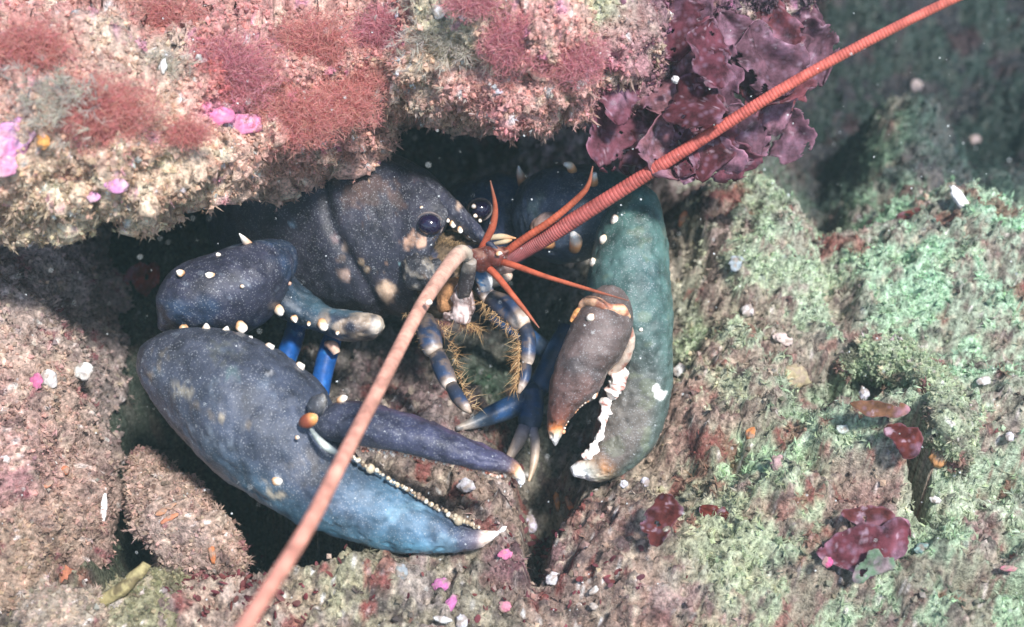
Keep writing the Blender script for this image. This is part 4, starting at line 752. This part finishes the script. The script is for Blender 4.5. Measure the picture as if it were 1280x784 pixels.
# ================================================================== SMALL THINGS ON THE ROCKS
def blade(name, label, cat, key, px, py, ang, Ln, W, col, lift=.004, ruf=.5, mat=None):
    p, n_ = on(key, px, py); x, y, d = proj(p); o = frond(None, x, y, d-lift, ang, Ln, W, col, dz=.004, name=name, ruf=ruf, seed=int(px*3+py), twist=.10, torn=.25); tag(o, label, cat); return o
blade('red_algae', 'upright rounded dark red algae blade beneath the tip of the teal claw', 'algae', 'seabed', 822, 682, 98, 66, 52, (108, 56, 54), .012)
blade('red_algae', 'flat maroon blade, upper of two at the foot of the cracked rock', 'algae', 'seabed', 1050, 640, -3, 84, 40, (112, 60, 60), .010, .2)
blade('red_algae', 'flat mauve red blade, lower of two at the foot of the cracked rock', 'algae', 'seabed', 1018, 690, 15, 118, 70, (116, 62, 72), .006, .3)
blade('green_algae', 'oval pale green algae blade below the two maroon blades', 'algae', 'seabed', 1064, 724, 32, 58, 36, (124, 150, 124), .010, .2)
blade('brown_algae', 'olive brown folded blade in the dark gap above the green turf', 'algae', 'seabed', 1082, 278, -8, 56, 60, (104, 96, 60), .016, .3)
blade('brown_algae', 'long red brown ribbon blade lying over the green turf ridge', 'algae', 'seabed', 1120, 268, -8, 96, 34, (110, 62, 54), .014, .4)
blade('brown_algae', 'thin rust brown blade lying across the deep crack', 'algae', 'seabed', 1062, 506, -12, 72, 24, (128, 92, 70), .014, .4)
blade('red_algae', 'small brick red blade half hidden in turf beside the upright one', 'algae', 'seabed', 872, 632, -35, 70, 40, (120, 58, 50), .004, .6)
blade('red_algae', 'maroon blade drooping along the right rim of the deep crack', 'algae', 'seabed', 1105, 536, -40, 50, 40, (112, 56, 52), .010, .4)
blade('red_algae', 'dull red blade caught in the hollow behind the wrist of the large claw', 'algae', 'left', 184, 322, 15, 50, 44, (150, 70, 62), .0, .4)
def chip(name, label, cat, key, px, py, rx, ry, col, ang=0.0, th=.45, lift=.0006, rough=.35, group=None):
    p, n_ = on(key, px, py); d = proj(p)[2]; k = d/FPX; n, m = 14, 18; u = np.linspace(0, math.pi, n); q = np.linspace(0, 2*math.pi, m, endpoint=False)
    V = np.stack([np.outer(np.sin(u), np.cos(q)), np.outer(np.sin(u), np.sin(q)), np.outer(np.cos(u), np.ones(m))], -1).reshape(-1, 3)
    V = V*(.9+1.1*rough*fbm(V, 1.6, 3, .5, px*.37+py*.11))[:, None]; a = math.radians(ang); ex = math.cos(a)*RIGHT+math.sin(a)*UP; ey = -math.sin(a)*RIGHT+math.cos(a)*UP
    W = p-FWD*lift+k*(V[:, :1]*rx*ex+V[:, 1:2]*ry*ey-V[:, 2:]*th*min(rx, ry)*FWD)
    C = speckle(W, jitter(np.tile(lin(col)*.7+.06, (len(W), 1)), .8, 1.1, .02), 260, -.05, (146, 130, 118), .3, .8, px); o = mesh_obj(name, W, grid_faces(n, m, True), np.tile(lin(col), (len(W), 1)) if name.startswith('shell_splinter') else C, M_CHIP); tag(o, label, cat, group); return o
WH = (240, 238, 236)
for a in (('shell_splinter', 'white splinter standing on the edge of the boulder, upper one', 'shell', 'left', 141, 632, 4, 26, WH, -4, .8, .010), ('shell_splinter', 'white splinter in the gap at the foot of the boulder, lower one', 'shell', 'left', 135, 722, 5, 16, WH, -6, .8, .012),
          ('shell_splinter', 'bright white shell sliver on the dark rock high in the background', 'shell', 'seabed', 1190, 248, 7, 18, WH, 35, .6, .006), ('barnacle', 'white lump on the rock to the right of the teal claw', 'barnacle', 'seabed', 851, 462, 11, 9, WH, 0, .6, .002), ('barnacle', 'white speck higher up the rock beside the palm of the teal claw', 'barnacle', 'seabed', 934, 386, 8, 9, (225, 215, 215), 0, .5),
          ('barnacle', 'bluish grey patch high on the rock beside the teal claw', 'barnacle', 'seabed', 921, 326, 12, 10, (170, 185, 195), 20, .3), ('barnacle', 'pinkish white broken barnacle in the middle of the rocky slope', 'barnacle', 'seabed', 977, 424, 13, 8, (228, 205, 195), -20, .4), ('shell_fragment', 'pale blue white shell bit at the head of the deep crack', 'shell', 'seabed', 1072, 494, 6, 9, (225, 225, 240), 10, .6, .012),
          ('shell_fragment', 'white oval shell bit on the green turf near the picture edge', 'shell', 'seabed', 1225, 478, 10, 6, WH, 10, .5, .002), ('anemone', 'small beige anemone blob on the slope left of the crack', 'anemone', 'seabed', 990, 470, 20, 17, (190, 172, 130), 0, .5), ('shell_fragment', 'white lump on the turf mound left of the crack', 'shell', 'seabed', 1049, 534, 8, 7, (215, 225, 215), 0, .5, .002),
          ('pink_crust', 'dusty pink nub on the turf mound', 'crust', 'seabed', 974, 577, 10, 11, (190, 150, 150), 0, .5), ('sponge', 'small bright orange sponge on the turf mound', 'sponge', 'seabed', 942, 541, 9, 12, (228, 136, 56), -30, .5), ('sponge', 'orange sponge blob at the lower end of the crack', 'sponge', 'seabed', 1172, 574, 12, 14, (206, 140, 70), 0, .5), ('shell_fragment', 'white chip on turf below the crack, left of two', 'shell', 'seabed', 1162, 620, 8, 5, WH, -10, .5, .002),
          ('shell_fragment', 'white chip on turf below the crack, right of two', 'shell', 'seabed', 1234, 630, 9, 6, WH, -20, .5, .002), ('shell_fragment', 'white chip beside the dark slit near the picture edge', 'shell', 'seabed', 1256, 550, 6, 7, (225, 222, 235), 0, .5, .002), ('sponge', 'orange smear on the rock right of the wrist joint', 'sponge', 'seabed', 850, 276, 6, 13, (220, 132, 74), -15, .3),
          ('sponge', 'curled orange worm in the rubble below both claw tips, left of two', 'sponge', 'seabed', 694, 626, 4, 13, (226, 150, 70), 8, .7, .004), ('sponge', 'curled orange worm in the rubble below both claw tips, right of two', 'sponge', 'seabed', 711, 630, 4, 14, (228, 128, 56), 30, .7, .004), ('barnacle', 'lilac white lump in the rubble left of the curled worms', 'barnacle', 'seabed', 666, 654, 10, 13, (208, 200, 220), 25, .5, .003),
          ('barnacle', 'pale lump between the open fingers of the large claw', 'barnacle', 'seabed', 584, 607, 13, 9, (205, 200, 206), -10, .4, .002), ('pink_crust', 'pink spot just beyond the lower fingertip of the large claw', 'crust', 'seabed', 630, 691, 9, 7, (226, 110, 160), 0, .25), ('pink_crust', 'magenta crust below the lower finger, largest of the pink patches', 'crust', 'seabed', 555, 730, 13, 11, (200, 100, 170), 20, .25),
          ('pink_crust', 'narrow magenta crust under the largest pink patch', 'crust', 'seabed', 565, 756, 7, 14, (204, 104, 172), -30, .25), ('pink_crust', 'rose crust spot at the lower edge right of the magenta ones', 'crust', 'seabed', 632, 758, 10, 8, (214, 126, 150), 0, .25), ('shell_fragment', 'white shell chip cut by the lower edge below the magenta crust', 'shell', 'seabed', 553, 777, 11, 5, WH, -10, .5, .003), ('shell_fragment', 'milky shell chip beside the one cut by the lower edge', 'shell', 'seabed', 580, 775, 8, 10, (225, 225, 232), 0, .5, .003),
          ('pebble', 'grey blue flat pebble under the lower finger', 'pebble', 'seabed', 502, 714, 9, 11, (150, 160, 165), 10, .4, .002), ('barnacle', 'white blob in the rubble below the curled worms', 'barnacle', 'seabed', 689, 722, 10, 9, (225, 222, 225), 0, .4, .002), ('shell_fragment', 'thin white chip in the rubble below the teal claw', 'shell', 'seabed', 738, 735, 8, 4, WH, 40, .5, .003), ('shell_fragment', 'tiny white chip under the thin one', 'shell', 'seabed', 742, 762, 6, 5, WH, 0, .5, .003),
          ('barnacle', 'lilac white speck beside the tip of the teal claw', 'barnacle', 'seabed', 806, 598, 6, 7, (220, 220, 240), 0, .5, .003), ('barnacle', 'white speck left of the upright red blade', 'barnacle', 'seabed', 782, 602, 6, 5, (225, 225, 236), 0, .5, .003), ('pebble', 'teal tinted pebble at the foot of the pale green blade', 'pebble', 'seabed', 1152, 684, 13, 9, (128, 165, 160), 0, .5, .002), ('pink_crust', 'rose crust at the far end of the lower slit', 'crust', 'seabed', 1256, 710, 12, 4, (200, 110, 130), 0, .3, .004),
          ('pink_crust', 'magenta spot at the corner of the mauve red blade', 'crust', 'seabed', 1026, 697, 7, 7, (222, 70, 140), 0, .3, .010), ('barnacle', 'white crusty lump on the brightly lit top of the boulder, left of two', 'barnacle', 'left', 62, 472, 12, 14, (232, 226, 222), 0, .4, .001), ('barnacle', 'white crusty lump on the brightly lit top of the boulder, right of two', 'barnacle', 'left', 106, 462, 15, 12, (232, 228, 224), 20, .4, .001), ('pink_crust', 'magenta crust beside the left white lump on the boulder', 'crust', 'left', 48, 478, 8, 12, (212, 96, 150), 0, .3, .001),
          ('sponge', 'orange dot at the right rim of the boulder', 'sponge', 'left', 165, 499, 5, 7, (232, 140, 50), 0, .5, .001), ('sponge', 'orange streak on the lower boulder, upper of two', 'sponge', 'left', 86, 586, 6, 6, (214, 120, 66), 30, .4, .001), ('sponge', 'orange streak on the lower boulder, lower of two', 'sponge', 'left', 62, 608, 8, 4, (206, 130, 90), 35, .4, .001), ('sponge', 'rusty sponge patch near the foot of the boulder', 'sponge', 'left', 82, 718, 16, 12, (196, 112, 72), 10, .3, .001), ('sponge', 'orange sponge dot at the left edge of the boulder foot', 'sponge', 'left', 10, 737, 9, 9, (220, 140, 76), 0, .4, .001),
          ('barnacle', 'white lump at the left edge of the boulder', 'barnacle', 'left', 10, 572, 8, 6, (228, 216, 216), 0, .4, .001), ('sponge', 'thin orange streak on the pointed stone, upper of two', 'sponge', 'stone', 203, 636, 16, 4, (206, 140, 96), 28, .4, .0006), ('sponge', 'thin orange streak on the pointed stone, lower of two', 'sponge', 'stone', 212, 646, 14, 3.5, (216, 130, 84), 28, .4, .0006), ('sponge', 'orange flap on the lower rim of the pointed stone', 'sponge', 'stone', 262, 692, 5, 14, (216, 122, 50), 12, .5, .001),
          ('shell_fragment', 'white chip embedded in the top of the ledge', 'shell', 'overhang', 545, 17, 8, 10, (236, 240, 244), 20, .5, .003), ('shell_fragment', 'white point of shell on the ledge beside the rounded dusky tuft', 'shell', 'overhang', 204, 88, 6, 10, (240, 240, 236), -10, .6, .004), ('shell_fragment', 'dark red flat shell on the middle of the ledge', 'shell', 'overhang', 675, 95, 22, 12, (160, 88, 80), -15, .2, .003), ('sponge', 'orange sponge at the rim of the lilac slab', 'sponge', 'overhang', 57, 180, 9, 10, (238, 160, 60), 0, .4, .002),
          ('barnacle', 'white speck amid the broad purple fronds', 'barnacle', 'overhang', 886, 202, 5, 5, WH, 0, .6, .03), ('pebble', 'round grey pebble on the far slope right of the fronds', 'pebble', 'seabed', 1142, 106, 8, 8, (196, 180, 186), 0, .8, .002), ('pebble', 'pinkish pebble on the far slope below the round grey one', 'pebble', 'seabed', 1215, 176, 9, 9, (180, 160, 160), 0, .8, .002)): chip(*a)
for (x, y, rx, ry, an, col, lab) in ((266, 144, 34, 15, -12, (232, 130, 176), 'bright magenta coralline crust under the rounded dusky tuft, larger piece'), (306, 156, 27, 15, 10, (236, 150, 190), 'bright magenta coralline crust under the rounded dusky tuft, paler end piece'), (14, 174, 38, 26, 40, (214, 158, 200), 'lilac coralline slab at the outer end of the ledge'), (8, 206, 18, 14, 20, (220, 150, 180), 'pink coralline slab just below the lilac one'), (150, 232, 16, 11, -10, (214, 150, 196), 'lilac coralline spot in the cream turf near the lip'), (118, 246, 9, 7, 0, (210, 150, 190), 'small lilac coralline spot closest to the hanging fringe')):
    o = chip('coralline_crust', lab, 'crust', 'overhang', x, y, rx, ry, col, an, .16, .0016, .28)
    me = o.data; C4 = np.ones((len(me.vertices), 4), np.float32); W_ = np.array([tuple(o.matrix_basis @ v.co) for v in me.vertices]); C4[:, :3] = jitter(speckle(W_, speckle(W_, np.tile(lin(col)*.9, (len(W_), 1)), 170, .0, (232, 196, 204), .3, .7, x), 300, .15, (176, 104, 140), .2, .7, y), .8, 1.1, .03); me.color_attributes['Col'].data.foreach_set('color', C4.ravel())
p_, n_ = on('stone2', 165, 730); V, F, s, t = tube([(128, 752, .572, 8), (150, 738, .570, 9), (172, 718, .570, 8), (184, 704, .572, 6)], 60, 16); V += unit(V-V.mean(0))*(.0012*fbm(V, 120, 3))[:, None]
tag(mesh_obj('fallen_twig', V, F, speckle(V, np.tile(lin((158, 146, 104)), (len(V), 1)), 160, .0, (104, 92, 66), .2, .9, 2), M_CHIP), 'yellowish broken twig wedged at the foot of the pointed stone', 'twig')
# small red leaf-like algae on the near floor
def leafblob(n, key, cen, spread, cols):
    V0, N0, C0, X, Y, D = SURF[key]; Vs = []; 
    w = np.exp(-.5*(((X-cen[0])/spread[0])**2+((Y-cen[1])/spread[1])**2))*clump(V0, 40, 6); w /= w.sum(); i = rng.choice(len(V0), n, p=w)
    u = np.linspace(0, math.pi, 6); q = np.linspace(0, 2*math.pi, 7, endpoint=False); T = np.stack([np.outer(np.sin(u), np.cos(q))*.9, np.outer(np.sin(u), np.sin(q))*.35, np.outer(np.cos(u), np.ones(7))*1.5+1], -1).reshape(-1, 3)
    c = jitter(np.array([lin(cols[k]) for k in rng.integers(len(cols), size=n)]), .7, 1.3, .08)
    return inst(T, grid_faces(6, 7, True), V0[i], unit(N0[i]-.5*FWD), .0008+.0010*rng.random(n)**2, c, 1.1)
turf('red_algae_leaves', 'little plump red algae leaves strewn over the near floor', 'algae', [leafblob(420, 'seabed', (330, 740), (70, 35), [(134, 78, 80), (150, 94, 94), (116, 62, 66)]), leafblob(160, 'seabed', (690, 700), (50, 50), [(124, 70, 74), (140, 86, 90)])], M_TURF)
# drifting particles in the water
n = 700; xx = rng.random(n)*1280; yy = rng.random(n)*784; dd = .43+.25*rng.random(n)
dd = np.minimum(dd, .56+.0*dd)
V, F, C = inst(*crumb_t(91), P(xx, yy, dd), rng.normal(size=(n, 3)), .00012+.00035*rng.random(n)**3, np.tile(lin((235, 240, 238)), (n, 1)))
o = mesh_obj('drifting_particles', V, F, C, M_SNOW); tag(o, 'tiny pale specks drifting in the water', 'particles', kind='stuff')
# the turbid water itself: one closed box round the camera and the rocks
hm = bpy.data.materials.new('turbid_water'); hm.use_nodes = True; hn = hm.node_tree; hn.nodes.clear()
ho = hn.nodes.new('ShaderNodeOutputMaterial'); hv = hn.nodes.new('ShaderNodeVolumePrincipled'); hn.links.new(hv.outputs[0], ho.inputs['Volume'])
hv.inputs['Color'].default_value = (0.58, 0.86, 0.84, 1); hv.inputs['Density'].default_value = 0.05; hv.inputs['Anisotropy'].default_value = 0.0
zlo = float(SV[:, 2].min())-1.0; zhi = max(CAMH, float(SV[:, 2].max()), float(OVf[:, 2].max()))+0.05; e_ = 45.0
HV = np.array([(x, y, z) for x in (-e_, e_) for y in (-e_, e_) for z in (zlo, zhi)]); HF = np.array([(0, 1, 3, 2), (4, 6, 7, 5), (0, 4, 5, 1), (2, 3, 7, 6), (0, 2, 6, 4), (1, 5, 7, 3)])
tag(mesh_obj('haze', HV, HF, None, hm, None, False), 'faint milky veil of the turbid sea water', 'haze', kind='stuff')
for o in bpy.data.objects:
    if '_w' in o: del o['_w']
